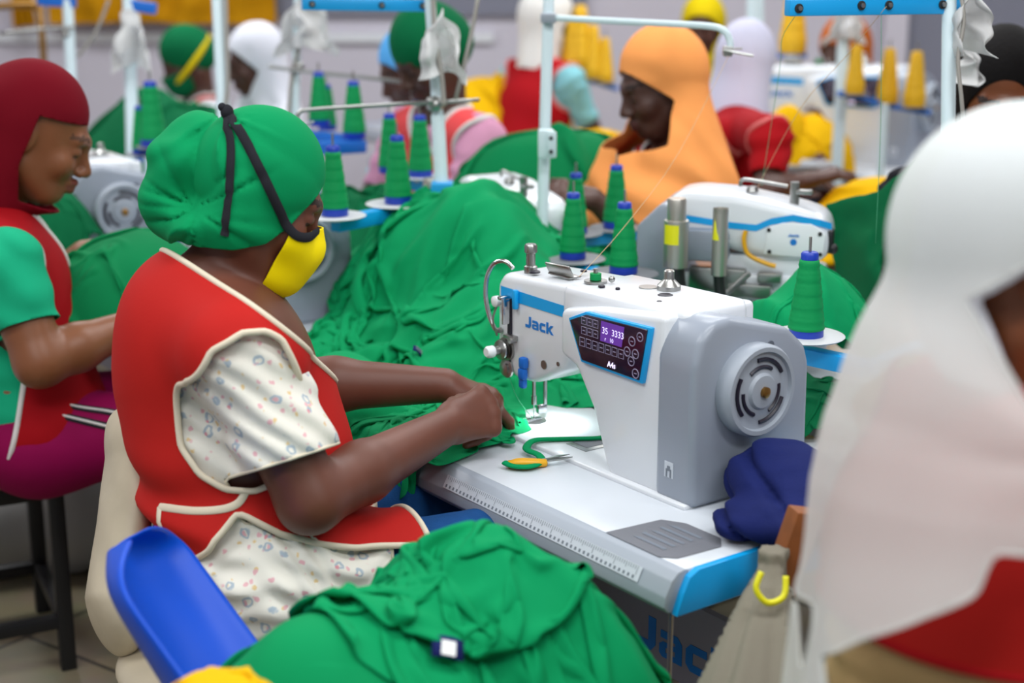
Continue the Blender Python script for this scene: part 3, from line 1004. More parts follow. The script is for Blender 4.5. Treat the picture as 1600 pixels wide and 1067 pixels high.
heapB, XB = lay_cloth('green garment gathered in long folds beside the yellow mask', 'green_cloth', 110, 84, 0.012,
          sheet_on_uv(1.26, 0.42, 0.50, 0.54, -0.5, 0.24, 0.06, 21, 4.0), GT, 21, steps=110, fric=0.97, bend=0.4, pull=hold_in(1.25, .42, .29, .32, -0.5))
heapC, XC = lay_cloth('flat green garment with navy neck label spread behind the needle', 'green_cloth', 92, 80, 0.011,
          sheet_on_uv(0.97, 0.50, 0.56, 0.58, 0.5, 0.12, 0.04, 31, 4.0), GT, 31, steps=110, fric=0.97, bend=0.4, pull=hold_in(0.95, .50, .36, .30, .3))
# ------------------------------------------------------------------ smooth bodies: signed-distance shapes turned into one continuous mesh
def A3(p):
    return np.array((p[0], p[1], p[2]), float)
def f_cap(a, b, ra, rb, sq=None):
    a, b = A3(a), A3(b); ab = b - a; L2 = max(ab @ ab, 1e-9)
    def f(P):
        d = P - a
        t = np.clip(d @ ab / L2, 0, 1)
        q = d - t[:, None] * ab
        if sq is not None:
            ax, s = sq
            c = q @ ax
            q = q + np.outer(c * (1 / s - 1), ax)
        return np.sqrt((q * q).sum(1)) - (ra + (rb - ra) * t)
    return f
def f_ell(c, r, R=None):
    c = A3(c); r = np.array(r, float)
    Q = np.eye(3) if R is None else np.array(R, float)     # columns = axes
    rm = r.min()
    def f(P):
        q = (P - c) @ Q
        k0 = np.sqrt(((q / r) ** 2).sum(1)); k1 = np.sqrt(((q / (r * r)) ** 2).sum(1))
        return np.where(k0 < 1e-4, -rm, k0 * (k0 - 1) / np.maximum(k1, 1e-9))
    return f
def smin(a, b, k):
    if k <= 0:
        return np.minimum(a, b)
    h = np.clip(0.5 + 0.5 * (b - a) / k, 0, 1)
    return b + (a - b) * h - k * h * (1 - h)
def smax(a, b, k):
    return -smin(-a, -b, k)
def f_union(parts, k=0.03):
    """parts: functions, or (function, k), or ('cut', function, k)"""
    def f(P):
        d = None
        for p in parts:
            if callable(p):
                d = p(P) if d is None else smin(d, p(P), k)
            elif p[0] == 'cut':
                d = smax(d, -p[1](P), p[2])
            else:
                d = p[0](P) if d is None else smin(d, p[0](P), p[1])
        return d
    return f
def f_grow(f, t):
    return (lambda P: f(P) - t(P)) if callable(t) else (lambda P: f(P) - t)

def net(F, lo, hi, h, refine=1):
    lo, hi = A3(lo), A3(hi); B = 4
    nb = np.ceil((hi - lo) / (h * B)).astype(int) + 1
    bc = np.stack(np.meshgrid(*[np.arange(n) for n in nb], indexing='ij'), -1).reshape(-1, 3)
    fc = np.empty(len(bc))
    for i in range(0, len(bc), 200000):
        fc[i:i + 200000] = F(lo + (bc[i:i + 200000] * B + (B - 1) / 2) * h)
    act = np.abs(fc) < B * h * 0.87 * 1.35 + 0.012
    D = np.repeat(np.repeat(np.repeat(fc.reshape(nb), B, 0), B, 1), B, 2).astype(np.float32)
    off = np.stack(np.meshgrid(*[np.arange(B)] * 3, indexing='ij'), -1).reshape(-1, 3)
    ab = bc[act]
    for i in range(0, len(ab), 4000):
        pts = (ab[i:i + 4000, None, :] * B + off[None]).reshape(-1, 3)
        D[pts[:, 0], pts[:, 1], pts[:, 2]] = F(lo + pts * h)
    # close the border
    for ax in range(3):
        s = [slice(None)] * 3
        for e in (0, -1):
            s[ax] = e; D[tuple(s)] = np.abs(D[tuple(s)]) + 1e-4
    S = D < 0
    def sh(A, o):
        return A[o[0]:A.shape[0] - 1 + o[0], o[1]:A.shape[1] - 1 + o[1], o[2]:A.shape[2] - 1 + o[2]]
    cnt = np.zeros(tuple(np.array(D.shape) - 1), np.uint8)
    C8 = [(a, b, c) for a in (0, 1) for b in (0, 1) for c in (0, 1)]
    for o in C8:
        cnt += sh(S, o)
    idx = np.argwhere((cnt > 0) & (cnt < 8))
    acc = np.zeros((len(idx), 3)); num = np.zeros(len(idx))
    for o1 in C8:
        for ax in range(3):
            if o1[ax] == 0:
                o2 = list(o1); o2[ax] = 1
                d1 = D[tuple((idx + o1).T)]; d2 = D[tuple((idx + o2).T)]
                cr = (d1 < 0) != (d2 < 0)
                t = np.where(cr, d1 / np.where(cr, d1 - d2, 1), 0)
                p = np.array(o1, float)[None] + t[:, None] * (np.array(o2) - np.array(o1))[None]
                acc += np.where(cr[:, None], p, 0); num += cr
    V = lo + (idx + acc / num[:, None]) * h
    ID = np.full(cnt.shape, -1, np.int64); ID[tuple(idx.T)] = np.arange(len(idx))
    Q = []
    for ax in range(3):
        b, c = [(1, 2), (2, 0), (0, 1)][ax]
        s0 = [slice(1, -1)] * 3; s1 = [slice(1, -1)] * 3
        s0[ax] = slice(0, -1); s1[ax] = slice(1, None)
        a0, a1 = S[tuple(s0)], S[tuple(s1)]
        e = np.argwhere(a0 != a1)
        if not len(e):
            continue
        st = np.ones(3, int); st[ax] = 0
        p = e + st
        eb = np.zeros(3, int); eb[b] = 1
        ec = np.zeros(3, int); ec[c] = 1
        q = np.stack([ID[tuple((p - eb - ec).T)], ID[tuple((p - ec).T)], ID[tuple(p.T)], ID[tuple((p - eb).T)]], 1)
        fl = S[tuple((p).T)]
        q[~fl] = q[~fl][:, ::-1]
        Q.append(q)
    Q = np.concatenate(Q)
    Q = Q[(Q >= 0).all(1)]
    for _ in range(refine):
        e = 0.0015
        d = F(V)
        gr = np.stack([F(V + np.eye(3)[k] * e) - F(V - np.eye(3)[k] * e) for k in range(3)], 1) / (2 * e)
        g2 = np.maximum((gr * gr).sum(1), 0.15)
        V = V - np.clip(d / g2, -h, h)[:, None] * gr
    return V, Q

def clip_mesh(V, Q, g):
    """keep the part of a quad mesh where g>0, cutting cleanly along g=0. -> verts, faces, boundary loops"""
    gv = g(V)
    verts = [tuple(v) for v in V]
    cache = {}
    faces = []; cut = []
    ins = gv > 0
    n_in = ins[Q].sum(1)
    faces.extend([tuple(q) for q in Q[n_in == 4].tolist()])
    def xp(a, b):
        k = (a, b) if a < b else (b, a)
        if k not in cache:
            t = gv[a] / (gv[a] - gv[b]); t = min(max(t, 0.02), 0.98)
            p = V[a] + (V[b] - V[a]) * t
            cache[k] = len(verts); verts.append(tuple(p))
        return cache[k]
    for q in Q[(n_in > 0) & (n_in < 4)].tolist():
        for tri in ((q[0], q[1], q[2]), (q[0], q[2], q[3])):
            poly = []
            for i in range(3):
                a, b = tri[i], tri[(i + 1) % 3]
                if ins[a]: poly.append(a)
                if ins[a] != ins[b]: poly.append(xp(a, b))
            if len(poly) >= 3:
                faces.append(tuple(poly))
                nw = [p for p in poly if p >= len(V)]
                if len(nw) == 2:
                    cut.append((nw[0], nw[1]))
    used = sorted({i for f in faces for i in f})
    mp = {o: i for i, o in enumerate(used)}
    adj = {}
    for a, b in cut:
        adj.setdefault(a, []).append(b); adj.setdefault(b, []).append(a)
    loops = []; seen = set()
    for s in adj:
        if s in seen: continue
        L = [s]; seen.add(s); cur = s
        while True:
            nx = [x for x in adj[cur] if x not in seen]
            if not nx: break
            cur = nx[0]; seen.add(cur); L.append(cur)
        loops.append([Vector(verts[i]) for i in L])
    return np.array([verts[i] for i in used]), [tuple(mp[i] for i in f) for f in faces], loops

def even_line(L, step, closed=True, sm=3):
    P = [Vector(p) for p in L]
    for _ in range(sm):
        N = len(P)
        P = [(P[(i - 1) % N] + P[i] * 2 + P[(i + 1) % N]) / 4 if (closed or 0 < i < N - 1) else P[i] for i in range(N)]
    out = [P[0]]
    seq = P[1:] + ([P[0]] if closed else [])
    cur = P[0]
    for p in seq:
        while (p - cur).length >= step:
            cur = cur + (p - cur).normalized() * step
            out.append(cur)
    if closed and len(out) > 3 and (out[-1] - out[0]).length < step * 0.6:
        out.pop()
    return out

def to_local(vs, parent):
    inv = np.array(XF[parent.name].inverted())
    return np.asarray(vs) @ inv[:3, :3].T + inv[:3, 3]

def skin_mesh(name, F, lo, hi, h, m, parent, facemat=None, refine=1):
    V, Q = net(F, lo, hi, h, refine)
    mi = None
    if facemat is not None:
        mi = facemat(V[Q].mean(1))
    return mesh_obj(name, to_local(V, parent), Q, m, parent, mi, smooth=180)

def garment(name, F, lo, hi, h, m, parent, keep=None, thick=0.003, trim=None, refine=1, min_loop=0.12):
    """open shell cut from a shape. trim = (material, radius, flat) sews piping along the cut edges"""
    V, Q = net(F, lo, hi, h, refine)
    loops = []
    if keep is not None:
        V, Q, loops = clip_mesh(V, Q, keep)
    o = mesh_obj(name, to_local(V, parent), Q, m, parent, smooth=180)
    if thick and keep is not None:
        md = o.modifiers.new('thickness', 'SOLIDIFY'); md.thickness = thick; md.offset = -0.6
    if trim:
        inv = XF[parent.name].inverted()
        for L in loops:
            per = sum((L[i] - L[i - 1]).length for i in range(1, len(L)))
            if per < min_loop: continue
            closed = (L[0] - L[-1]).length < 0.03
            P = even_line(L, max(0.008, h), closed, 4)
            if len(P) < 6: continue
            b = MB(); b.tube([inv @ p for p in P], trim[1], 7, closed=closed)
            ob = b.build('piping', trim[0], o, smooth=180)
    return o

def march(F, px, py, d0=0.9, d1=9.0, off=0.0):
    """where the line of sight of a picture point meets a shape"""
    r = A3(ray(px, py)); n = np.linalg.norm(r)
    t = d0
    c = np.array((0, 0, CAM_H))
    for _ in range(400):
        d = F((c + r * t)[None])[0] - off
        if d < 0.0008: break
        t += max(d, 0.001) / n * 0.7
        if t > d1: return None
    return Vector(c + r * t)
def onto(F, p, off=0.0, it=6):
    p = A3(p)
    for _ in range(it):
        e = 0.002
        d = F(p[None])[0] - off
        g = np.array([(F((p + np.eye(3)[k] * e)[None])[0] - F((p - np.eye(3)[k] * e)[None])[0]) / (2 * e) for k in range(3)])
        p = p - d * g / max(g @ g, .2)
    return Vector(p), Vector(g).normalized()
def ribbon(name, F, pts, w, t, m, parent, off=0.003, sub=5):
    L = smooth_line(pts, sub)
    Q, N = [], []
    for p in L:
        q, n = onto(F, p, off); Q.append(q); N.append(n)
    inv = XF[parent.name].inverted()
    b = MB(); b.tube([inv @ q for q in Q], 0, 8, flat=(w, t, N))
    return b.build(name, m, parent, smooth=60)

# ------------------------------------------------------------------ people
def frame_of(yaw, pitch=0.0, roll=0.0):
    """columns forward, left, up; pitch>0 looks down"""
    R = Matrix.Rotation(yaw, 3, 'Z') @ Matrix.Rotation(pitch, 3, 'Y') @ Matrix.Rotation(roll, 3, 'X')
    return np.array(R)
def loc3(O, R, x, y, z, s=1.0):
    return A3(O) + R @ (np.array((x, y, z)) * s)

def head_parts(O, R, s=1.0, ears=True, mouth=0.0):
    p = lambda x, y, z: loc3(O, R, x, y, z, s)
    L = [(f_ell(p(-.012, 0, .032), np.array((.098, .076, .100)) * s, R), 0),
         (f_ell(p(.026, 0, -.040), np.array((.068, .060, .082)) * s, R), .03 * s),
         (f_ell(p(.058, 0, -.098), np.array((.030, .030, .024)) * s, R), .035 * s),     # chin
         (f_cap(p(-.005, .050, -.060), p(.052, .024, -.098), .020 * s, .018 * s), .03 * s),
         (f_cap(p(-.005, -.050, -.060), p(.052, -.024, -.098), .020 * s, .018 * s), .03 * s),
         (f_cap(p(.080, .036, .022), p(.088, 0, .018), .010 * s, .011 * s), .02 * s),     # brow
         (f_cap(p(.080, -.036, .022), p(.088, 0, .018), .010 * s, .011 * s), .02 * s),
         (f_ell(p(.066, .040, -.032), np.array((.022, .022, .022)) * s, R), .025 * s),    # cheeks
         (f_ell(p(.066, -.040, -.032), np.array((.022, .022, .022)) * s, R), .025 * s),
         ('cut', f_ell(p(.101, .031, .001), np.array((.020, .019, .012)) * s, R), .014 * s),
         ('cut', f_ell(p(.101, -.031, .001), np.array((.020, .019, .012)) * s, R), .014 * s),
         (f_ell(p(.078, .031, .000), np.array((.0150, .0165, .0130)) * s, R), .004 * s),     # lids
         (f_ell(p(.078, -.031, .000), np.array((.0150, .0165, .0130)) * s, R), .004 * s),
         (f_cap(p(.090, 0, .010), p(.114, 0, -.034), .0075 * s, .0115 * s), .012 * s),    # nose
         (f_ell(p(.104, .011, -.040), np.array((.010, .0085, .0085)) * s, R), .008 * s),
         (f_ell(p(.104, -.011, -.040), np.array((.010, .0085, .0085)) * s, R), .008 * s),
         (f_cap(p(.092, .017, -.066), p(.101, 0, -.063), .0055 * s, .0075 * s), .006 * s),   # lips
         (f_cap(p(.092, -.017, -.066), p(.101, 0, -.063), .0055 * s, .0075 * s), .006 * s),
         (f_cap(p(.090, .014, -.078), p(.098, 0, -.078), .0065 * s, .0085 * s), .006 * s),
         (f_cap(p(.090, -.014, -.078), p(.098, 0, -.078), .0065 * s, .0085 * s), .006 * s)]
    if ears:
        for e in (1, -1):
            L.append((f_ell(p(-.012, .077 * e, -.008), np.array((.018, .008, .030)) * s, R), .008 * s))
    return L
def face_mats(O, R, s=1.0):
    """0 skin, 1 lips, 2 brows / lashes"""
    def f(C):
        q = (C - A3(O)) @ R / s
        mi = np.zeros(len(C), int)
        x, y, z = q[:, 0], np.abs(q[:, 1]), q[:, 2]
        mi[(x > .088) & (y < .022 - (np.abs(z + .071) * .6)) & (z < -.058) & (z > -.086)] = 1
        br = (x > .05) & (y > .012) & (y < .052) & (np.abs(z - (.027 + .004 * np.cos((y - .03) * 60))) < .0042)
        ls = (x > .06) & (y > .017) & (y < .047) & (np.abs(z + .007 - .0 * y) < .0022)
        mi[br | ls] = 2
        return mi.tolist()
    return f

def hand_parts(W, D, N, side, curl=(0.5, 0.7, 0.5), spread=0.0, s=1.0, thumb=(0.5, 0.75, -0.25), per=None):
    """W wrist, D towards the knuckles, N out of the back of the hand; side +1 left hand, -1 right hand"""
    W, D, N = A3(W), A3(D), A3(N)
    D = D / np.linalg.norm(D); N = N - D * (N @ D); N /= np.linalg.norm(N)
    Y = np.cross(N, D)
    ts = -side          # thumb lies to the inside
    L = []
    kx = (.083, .088, .084, .076); ky = (.029, .010, -.009, -.027); ln = (.95, 1.05, 1.0, .80)
    for i in range(4):
        K = W + (D * kx[i] + Y * ts * ky[i] - N * (.004 * (i == 3))) * s
        L.append((f_cap(W + (Y * ts * ky[i] * .55 + D * .01) * s, K, .0165 * s, .0125 * s), .014 * s))
        L.append((f_ell(K + N * .002 * s, (.0125 * s,) * 3), .008 * s))
        c = curl if per is None else per[i]
        a = 0.0; q = K; r = .0098
        for j, (l0, ck) in enumerate(zip((.043, .027, .021), c)):
            a += ck
            sp = Y * ts * (1.5 - i) * spread
            v = D * cos(a) - N * sin(a) + sp * cos(a)
            v /= np.linalg.norm(v)
            e = q + v * l0 * ln[i] * s
            L.append((f_cap(q, e, (r - .001 * j) * s, (r - .0011 * (j + 1)) * s), .0035 * s))
            q = e
    B = W + (D * .022 + Y * ts * .020 - N * .008) * s
    v = D * thumb[0] + Y * ts * thumb[1] + N * thumb[2]; v /= np.linalg.norm(v)
    e = B + v * .044 * s
    L.append((f_cap(B, e, .0165 * s, .0125 * s), .012 * s))
    v2 = v * .75 + D * .55 - N * .15; v2 /= np.linalg.norm(v2)
    e2 = e + v2 * .034 * s
    L.append((f_cap(e, e2, .0115 * s, .0100 * s), .004 * s))
    v3 = v2 * .8 + D * .4 - N * .2; v3 /= np.linalg.norm(v3)
    L.append((f_cap(e2, e2 + v3 * .026 * s, .0098 * s, .0078 * s), .003 * s))
    return L

def elbow_of(S, W, l1, l2, pole):
    S, W, pole = A3(S), A3(W), A3(pole)
    d = W - S; L = np.linalg.norm(d); d = d / L
    L = min(L, (l1 + l2) * 0.995)
    a = (l1 * l1 - l2 * l2 + L * L) / (2 * L)
    hgt = sqrt(max(l1 * l1 - a * a, 0))
    n = pole - d * (pole @ d); n /= np.linalg.norm(n)
    return S + d * a + n * hgt

class Fig:
    """a seated figure: joints in the world, worked out from the head, with overrides"""
    def __init__(s, O, yaw, pitch=0.25, body_yaw=None, roll=0.0, lean=0.06, size=1.0, **ov):
        s.O = A3(O); s.R = frame_of(yaw, pitch, roll); s.s = size
        by = yaw if body_yaw is None else body_yaw
        s.B = frame_of(by, 0); s.yaw = by
        F, L, Z = s.B[:, 0], s.B[:, 1], s.B[:, 2]
        s.F, s.L, s.Z = F, L, Z
        k = size
        s.neck = s.O + (-F * .055 - Z * .155) * k
        s.chest = s.neck + (-F * lean * .5 - Z * .20) * k
        s.waist = s.neck + (-F * lean * 1.2 - Z * .37) * k
        s.pel = s.neck + (-F * lean * 1.6 - Z * .52) * k
        s.shl = s.neck + (L * .165 - Z * .065 + F * .01) * k
        s.shr = s.neck + (-L * .165 - Z * .065 + F * .01) * k
        s.wl = s.neck + (L * .10 + F * .36 - Z * .36) * k
        s.wr = s.neck + (-L * .10 + F * .36 - Z * .36) * k
        s.tr = (.115, .160, .150)      # chest radii
        s.arm = (.050, .040, .026)
        s.hl = s.hr = None
        s.kl = s.kr = None
        for a, b in ov.items():
            setattr(s, a, A3(b) if a in ('neck', 'chest', 'waist', 'pel', 'shl', 'shr', 'wl', 'wr', 'ell', 'elr', 'kl', 'kr') and b is not None else b)
        pol = -Z * 1.0 - F * .25
        if not hasattr(s, 'ell'): s.ell = elbow_of(s.shl, s.wl, .27 * k, .245 * k, pol + L * .45)
        if not hasattr(s, 'elr'): s.elr = elbow_of(s.shr, s.wr, .27 * k, .245 * k, pol - L * .45)
        if s.kl is None: s.kl = s.pel + (F * .40 + L * .12 - Z * .02) * k
        if s.kr is None: s.kr = s.pel + (F * .40 - L * .12 - Z * .02) * k
    def torso(s, g=0.0):
        k = s.s; t = s.tr
        return [(f_ell(s.chest, np.array((t[0] + g, t[1] + g, t[2] + g)) * k, s.B), 0),
                (f_ell(s.waist, np.array((t[0] * .95 + g, t[1] * .92 + g, t[2] + g)) * k, s.B), .06),
                (f_ell(s.pel, np.array((t[0] * 1.05 + g, t[1] * 1.08 + g, .12 + g)) * k, s.B), .06),
                (f_cap(s.shl, s.neck - s.Z * .045 * k, (.050 + g) * k, (.055 + g) * k), .05),
                (f_cap(s.shr, s.neck - s.Z * .045 * k, (.050 + g) * k, (.055 + g) * k), .05)]
    def arms(s, g=0.0, which=('l', 'r')):
        k = s.s; a = s.arm; o = []
        for w in which:
            S, E, W = (s.shl, s.ell, s.wl) if w == 'l' else (s.shr, s.elr, s.wr)
            o += [(f_cap(S, E, (a[0] + g) * k, (a[1] + g) * k), .03), (f_cap(E, E + (W - E) * .35, (a[1] + g) * k, (a[1] * .98 + g) * k), .02), (f_cap(E + (W - E) * .35, W, (a[1] * .98 + g) * k, (a[2] + g) * k), .02)]
        return o
    def upper(s, w, g):
        k = s.s; a = s.arm
        S, E = (s.shl, s.ell) if w == 'l' else (s.shr, s.elr)
        return [(f_cap(S, S + (E - S) * 1.02, (a[0] + g) * k, (a[1] + g) * k), .03)]
    def hands(s):
        o = []
        for w in 'lr':
            E, W = (s.ell, s.wl) if w == 'l' else (s.elr, s.wr)
            h = s.hl if w == 'l' else s.hr
            if h is False: continue
            d = W - E; d = d / np.linalg.norm(d)
            kw = dict(D=d, N=s.Z, curl=(.45, .6, .4))
            if h: kw.update(h)
            kw['s'] = kw.get('s', 1.0) * s.s
            o += hand_parts(W, side=1 if w == 'l' else -1, **kw)
        return o
    def legs(s, g=0.0):
        k = s.s; o = []
        for w, K in ((1, s.kl), (-1, s.kr)):
            H = s.pel + s.L * .085 * w * k - s.Z * .03 * k
            o += [(f_cap(H, K, (.085 + g) * k, (.062 + g) * k), .05)]
            An = np.array((K[0] - s.F[0] * .04, K[1] - s.F[1] * .04, 0.075))
            o += [(f_cap(K, An, (.056 + g) * k, (.038 + g) * k), .03)]
            o += [(f_cap(An - np.array((0, 0, .035)), An + s.F * .15 - np.array((0, 0, .045)), (.034 + g * .3) * k, (.028 + g * .3) * k), .02)]
        return o
    def headf(s, ears=True):
        return head_parts(s.O, s.R, s.s, ears)
    def neckf(s, g=0.0):
        return [(f_cap(s.neck - s.Z * .02, loc3(s.O, s.R, -.03, 0, -.05, s.s), (.056 + g) * s.s, (.050 + g) * s.s), .025)]
    def hq(s, P):
        return (P - s.O) @ s.R / s.s
    def bq(s, P, c=None):
        return (P - (s.neck if c is None else c)) @ s.B / s.s

def bounds(pts, pad):
    P = np.array([A3(p) for p in pts])
    return P.min(0) - pad, P.max(0) + pad

def scarf_shape(g, drop=0.30, wide=0.20, deep=0.15, folds=0.006, top=0.010, seed=0, front=0.0, back=0.0):
    """headscarf that wraps the head and falls from it over the shoulders"""
    p = lambda x, y, z: loc3(g.O, g.R, x, y, z, g.s)
    k = g.s
    end = g.neck + g.F * (front - .02) - g.Z * drop * .62
    L = [(f_ell(p(-.022, 0, .032), np.array((.104 + top, .084 + top, .104 + top)) * k, g.R), 0),
         (f_ell(p(-.012, 0, -.055), np.array((.072, .079, .080)) * k, g.R), .03 * k),
         (f_ell(p(.040, 0, -.122), np.array((.058, .052, .026)) * k, g.R), .03 * k),
         (f_cap(p(-.045, 0, -.0), end, .086 * k, .5 * (wide + deep), (g.F, .80)), .04 * k)]
    if drop > .25:
        L += [(f_cap(g.shl, g.neck - g.Z * .02, .060 * k, .075 * k), .05 * k), (f_cap(g.shr, g.neck - g.Z * .02, .060 * k, .075 * k), .05 * k)]
    base = f_union(L, .03)
    fr = np.random.RandomState(seed)
    ph = fr.rand(6) * 6.28
    def f(P):
        q = g.bq(P)
        a = np.arctan2(q[:, 1], q[:, 0])
        h = g.hq(P)
        low = sstep(0.10, -0.15, q[:, 2])
        # folds swing from the side of the head across the chest
        sw = q[:, 2] + .16 * a + .05 * vnoise(a, q[:, 2], seed + 7, 1.5)
        swag = np.sin(sw * 44 + ph[0]) * sstep(.10, -.02, q[:, 2]) * sstep(-.40, -.10, q[:, 2]) * np.clip(np.cos(a) + .4, 0, 1)
        fan = np.sin(a * 5 + ph[1] + q[:, 2] * 5 + 1.2 * np.sin(a * 3 + ph[2])) + .5 * np.sin(a * 11 + ph[3] + 4 * q[:, 2])
        crown = np.sin(h[:, 2] * 60 - h[:, 0] * 45 + ph[4]) * sstep(.0, .05, h[:, 0]) * sstep(.12, .04, h[:, 2])
        return base(P) - folds * (fan * (.15 + .85 * low) + .9 * swag + .3 * crown)
    return f
def face_hole(g, w=.060, up=.052, down=-.112, x0=.02, cz=None):
    """>0 outside the face opening (head frame)"""
    c = (up + down) / 2; hh = (up - down) / 2
    def f(P):
        q = g.hq(P)
        r = np.sqrt((q[:, 1] / w) ** 2 + ((q[:, 2] - c) / hh) ** 2) - 1
        return np.where(q[:, 0] > x0, r * .06, np.maximum(r * .06, (x0 - q[:, 0])))
    return f
def profile_hole(g, back=-.005, up=.046, down=-.128):
    def f(P):
        q = g.hq(P)
        return -np.minimum.reduce([q[:, 0] - back - .35 * np.clip(-q[:, 2] - .06, 0, 1), up - q[:, 2] + .12 * np.clip(q[:, 0], 0, 1), q[:, 2] - down])
    return f
def diamond_hole(g, back=.012, slope=.7, zc=-.030, far=1.0):
    """scarf edge runs from the brow back over the cheek and in again under the chin"""
    def f(P):
        q = g.hq(P)
        return np.maximum((back + slope * np.abs(q[:, 2] - zc)) - q[:, 0], -.116 - q[:, 2])
    return f
def AND(*fs):
    return lambda P: np.minimum.reduce([f(P) for f in fs])

def eyes(g, parent, open_=0.5):
    for e in (1, -1):
        b = MB(); b.m = 0
        c = Vector(loc3(g.O, g.R, .0815, .031 * e, -.001, g.s))
        b.ball(c, .0128 * g.s, 14)
        o = b.build('eye', ['eye_white', 'eye_dark'], parent, world=True, smooth=180)

def dress_person(label, cat, g, skin='skin_dark', h=.010, scarf=None, vest='red_deep', trim='white_trim', shirt='pink_shirt', sleeve=.75,
                 trousers='denim', hem=-.50, cap=None, lips='lip_dark', neckline=.085, scarf_kw=None, hole=None, low=None, group=None, legs=True, vest_v=True, vest_extra=None, brow='brow', shirt_hem=None, hands=True, scarf_drop=None, trim_r=.005):
    """body + clothes of one seated worker"""
    base = (g.pel[0], g.pel[1], 0)
    t = thing('person', label, cat, base, 0, group)
    body = f_union(g.torso() + g.neckf() + g.headf() + g.arms() + (g.hands() if hands else []) + (g.legs() if legs else []), .02)
    pts = [g.O, g.pel, g.shl, g.shr, g.ell, g.elr, g.wl, g.wr]
    if legs:
        pts += [g.kl, g.kr, (g.kl[0], g.kl[1], 0.05), (g.kr[0], g.kr[1], 0.05)]
    lo, hi = bounds(pts, .21)
    lo[2] = max(lo[2], 0.002)
    skin_mesh('body', body, lo, hi, h, [skin, lips, brow], t, face_mats(g.O, g.R, g.s))
    k = g.s
    # shirt with sleeves
    sh = f_union(g.torso(.006) + g.upper('l', .010) + g.upper('r', .010), .02)
    def wr(P):
        n = .0035 * np.sin(P[:, 2] * 90 + 4 * vnoise(P[:, 0], P[:, 2], 3, 9)) + .004 * vnoise(P[:, 0] + P[:, 1], P[:, 2], 8, 16)
        return sh(P) - n
    def cuff(S, E):
        d = (E - S) / np.linalg.norm(E - S); L = np.linalg.norm(E - S)
        return lambda P: np.where(np.abs((P - S - np.outer((P - S) @ d, d)) ** 2).sum(1) < .0121 * k * k, sleeve * L - (P - S) @ d, 0.05)
    neckhole = lambda P: np.sqrt((((P - g.neck - g.Z * .03 * k - g.F * .02 * k)) ** 2).sum(1)) - neckline * k
    botm = lambda P: g.bq(P)[:, 2] - (hem - .03 if shirt_hem is None else shirt_hem)
    b_lo, b_hi = bounds([g.neck, g.pel, g.shl, g.shr, g.ell, g.elr], .2)
    garment('shirt', wr, b_lo, b_hi, h, shirt, t, AND(cuff(g.shl, g.ell), cuff(g.shr, g.elr), neckhole, botm), .003)
    if vest:
        vf = f_union(g.torso(.016), .03)
        vfw = lambda P: vf(P) - .004 * vnoise(P[:, 0] * 1.0 + P[:, 1], P[:, 2] * .6, 12, 11)
        hole_l = lambda P: np.sqrt(((P - g.shl - g.L * .02 * k + g.Z * .03 * k) ** 2).sum(1)) - .092 * k
        hole_r = lambda P: np.sqrt(((P - g.shr + g.L * .02 * k + g.Z * .03 * k) ** 2).sum(1)) - .092 * k
        def vneck(P):
            q = g.bq(P)
            return np.where(q[:, 0] > -.02, np.abs(q[:, 1]) * 1.0 - (.055 + .45 * (q[:, 2] + .06)), .05) if vest_v else np.full(len(P), .05)
        garment('vest', vfw, b_lo, b_hi, h, vest, t, AND(hole_l, hole_r, neckhole, lambda P: g.bq(P)[:, 2] - hem, lambda P: np.maximum(vneck(P), -(g.bq(P)[:, 2] + .14)), vest_extra or (lambda P: np.full(len(P), .05))), .004, (trim, trim_r, None) if trim else None)
    if legs:
        lf = f_union([(f_ell(g.pel - g.Z * .02, np.array((g.tr[0] * 1.05 + .010, g.tr[1] * 1.08 + .010, .125)) * k, g.B), 0)] + g.legs(.010), .04)
        l_lo, l_hi = bounds([g.pel, g.kl, g.kr, (g.kl[0], g.kl[1], .05), (g.kr[0], g.kr[1], .05)], .2)
        garment('trousers', lf, l_lo, l_hi, max(h, .010), trousers, t, AND(lambda P: P[:, 2] - .13, lambda P: (g.pel[2] + .08) - P[:, 2]), .003)
    if scarf:
        kw = dict(scarf_kw or {})
        sf = scarf_shape(g, **kw)
        s_lo, s_hi = bounds([g.O + g.Z * .1, g.neck, g.shl, g.shr, g.neck - g.Z * (kw.get('drop', .3) + .02)], .2)
        fh = hole if callable(hole) else face_hole(g, **(hole or {}))
        dr = kw.get('drop', .30)
        if low is None:
            low = lambda P: g.bq(P)[:, 2] + dr * (.72 + .28 * np.cos(np.arctan2(g.bq(P)[:, 1], g.bq(P)[:, 0])))
        garment('headscarf', sf, s_lo, s_hi, h, scarf, t, AND(fh, low), .004)
    if cap:
        cf = cap['shape'](g)
        c_lo, c_hi = bounds([g.O + g.Z * .08, g.O - g.F * .05], .22)
        garment('headwrap', cf, c_lo, c_hi, h, cap['mat'], t, cap['keep'](g), .004)
    return t
# ------------------------------------------------------------------ the woman in the yellow mask
by = radians(30)
hyaw = radians(17)
gO = at(402, 303, 2.40)
MAIN = Fig(gO, hyaw, radians(28), body_yaw=by, lean=.10,
           neck=at(338, 452, 2.43), chest=at(352, 590, 2.47), waist=at(385, 715, 2.47), pel=at(405, 870, 2.46),
           shr=at(385, 560, 2.29), shl=at(352, 560, 2.62), elr=at(484, 782, 2.30), wr=at(702, 664, 2.58),
           ell=at(430, 600, 2.72), wl=at(694, 602, 2.76), tr=(.140, .170, .150), arm=(.062, .048, .031))
g = MAIN
hr_d = at(800, 628, 2.68) - at(702, 664, 2.58)
hl_d = at(790, 622, 2.80) - at(694, 596, 2.76)
g.hr = dict(D=hr_d, N=(.12, -.95, .55), s=1.12, per=((.75, .85, .5), (.95, 1.0, .6), (1.1, 1.1, .6), (1.2, 1.1, .6)), thumb=(.75, .35, -.6))
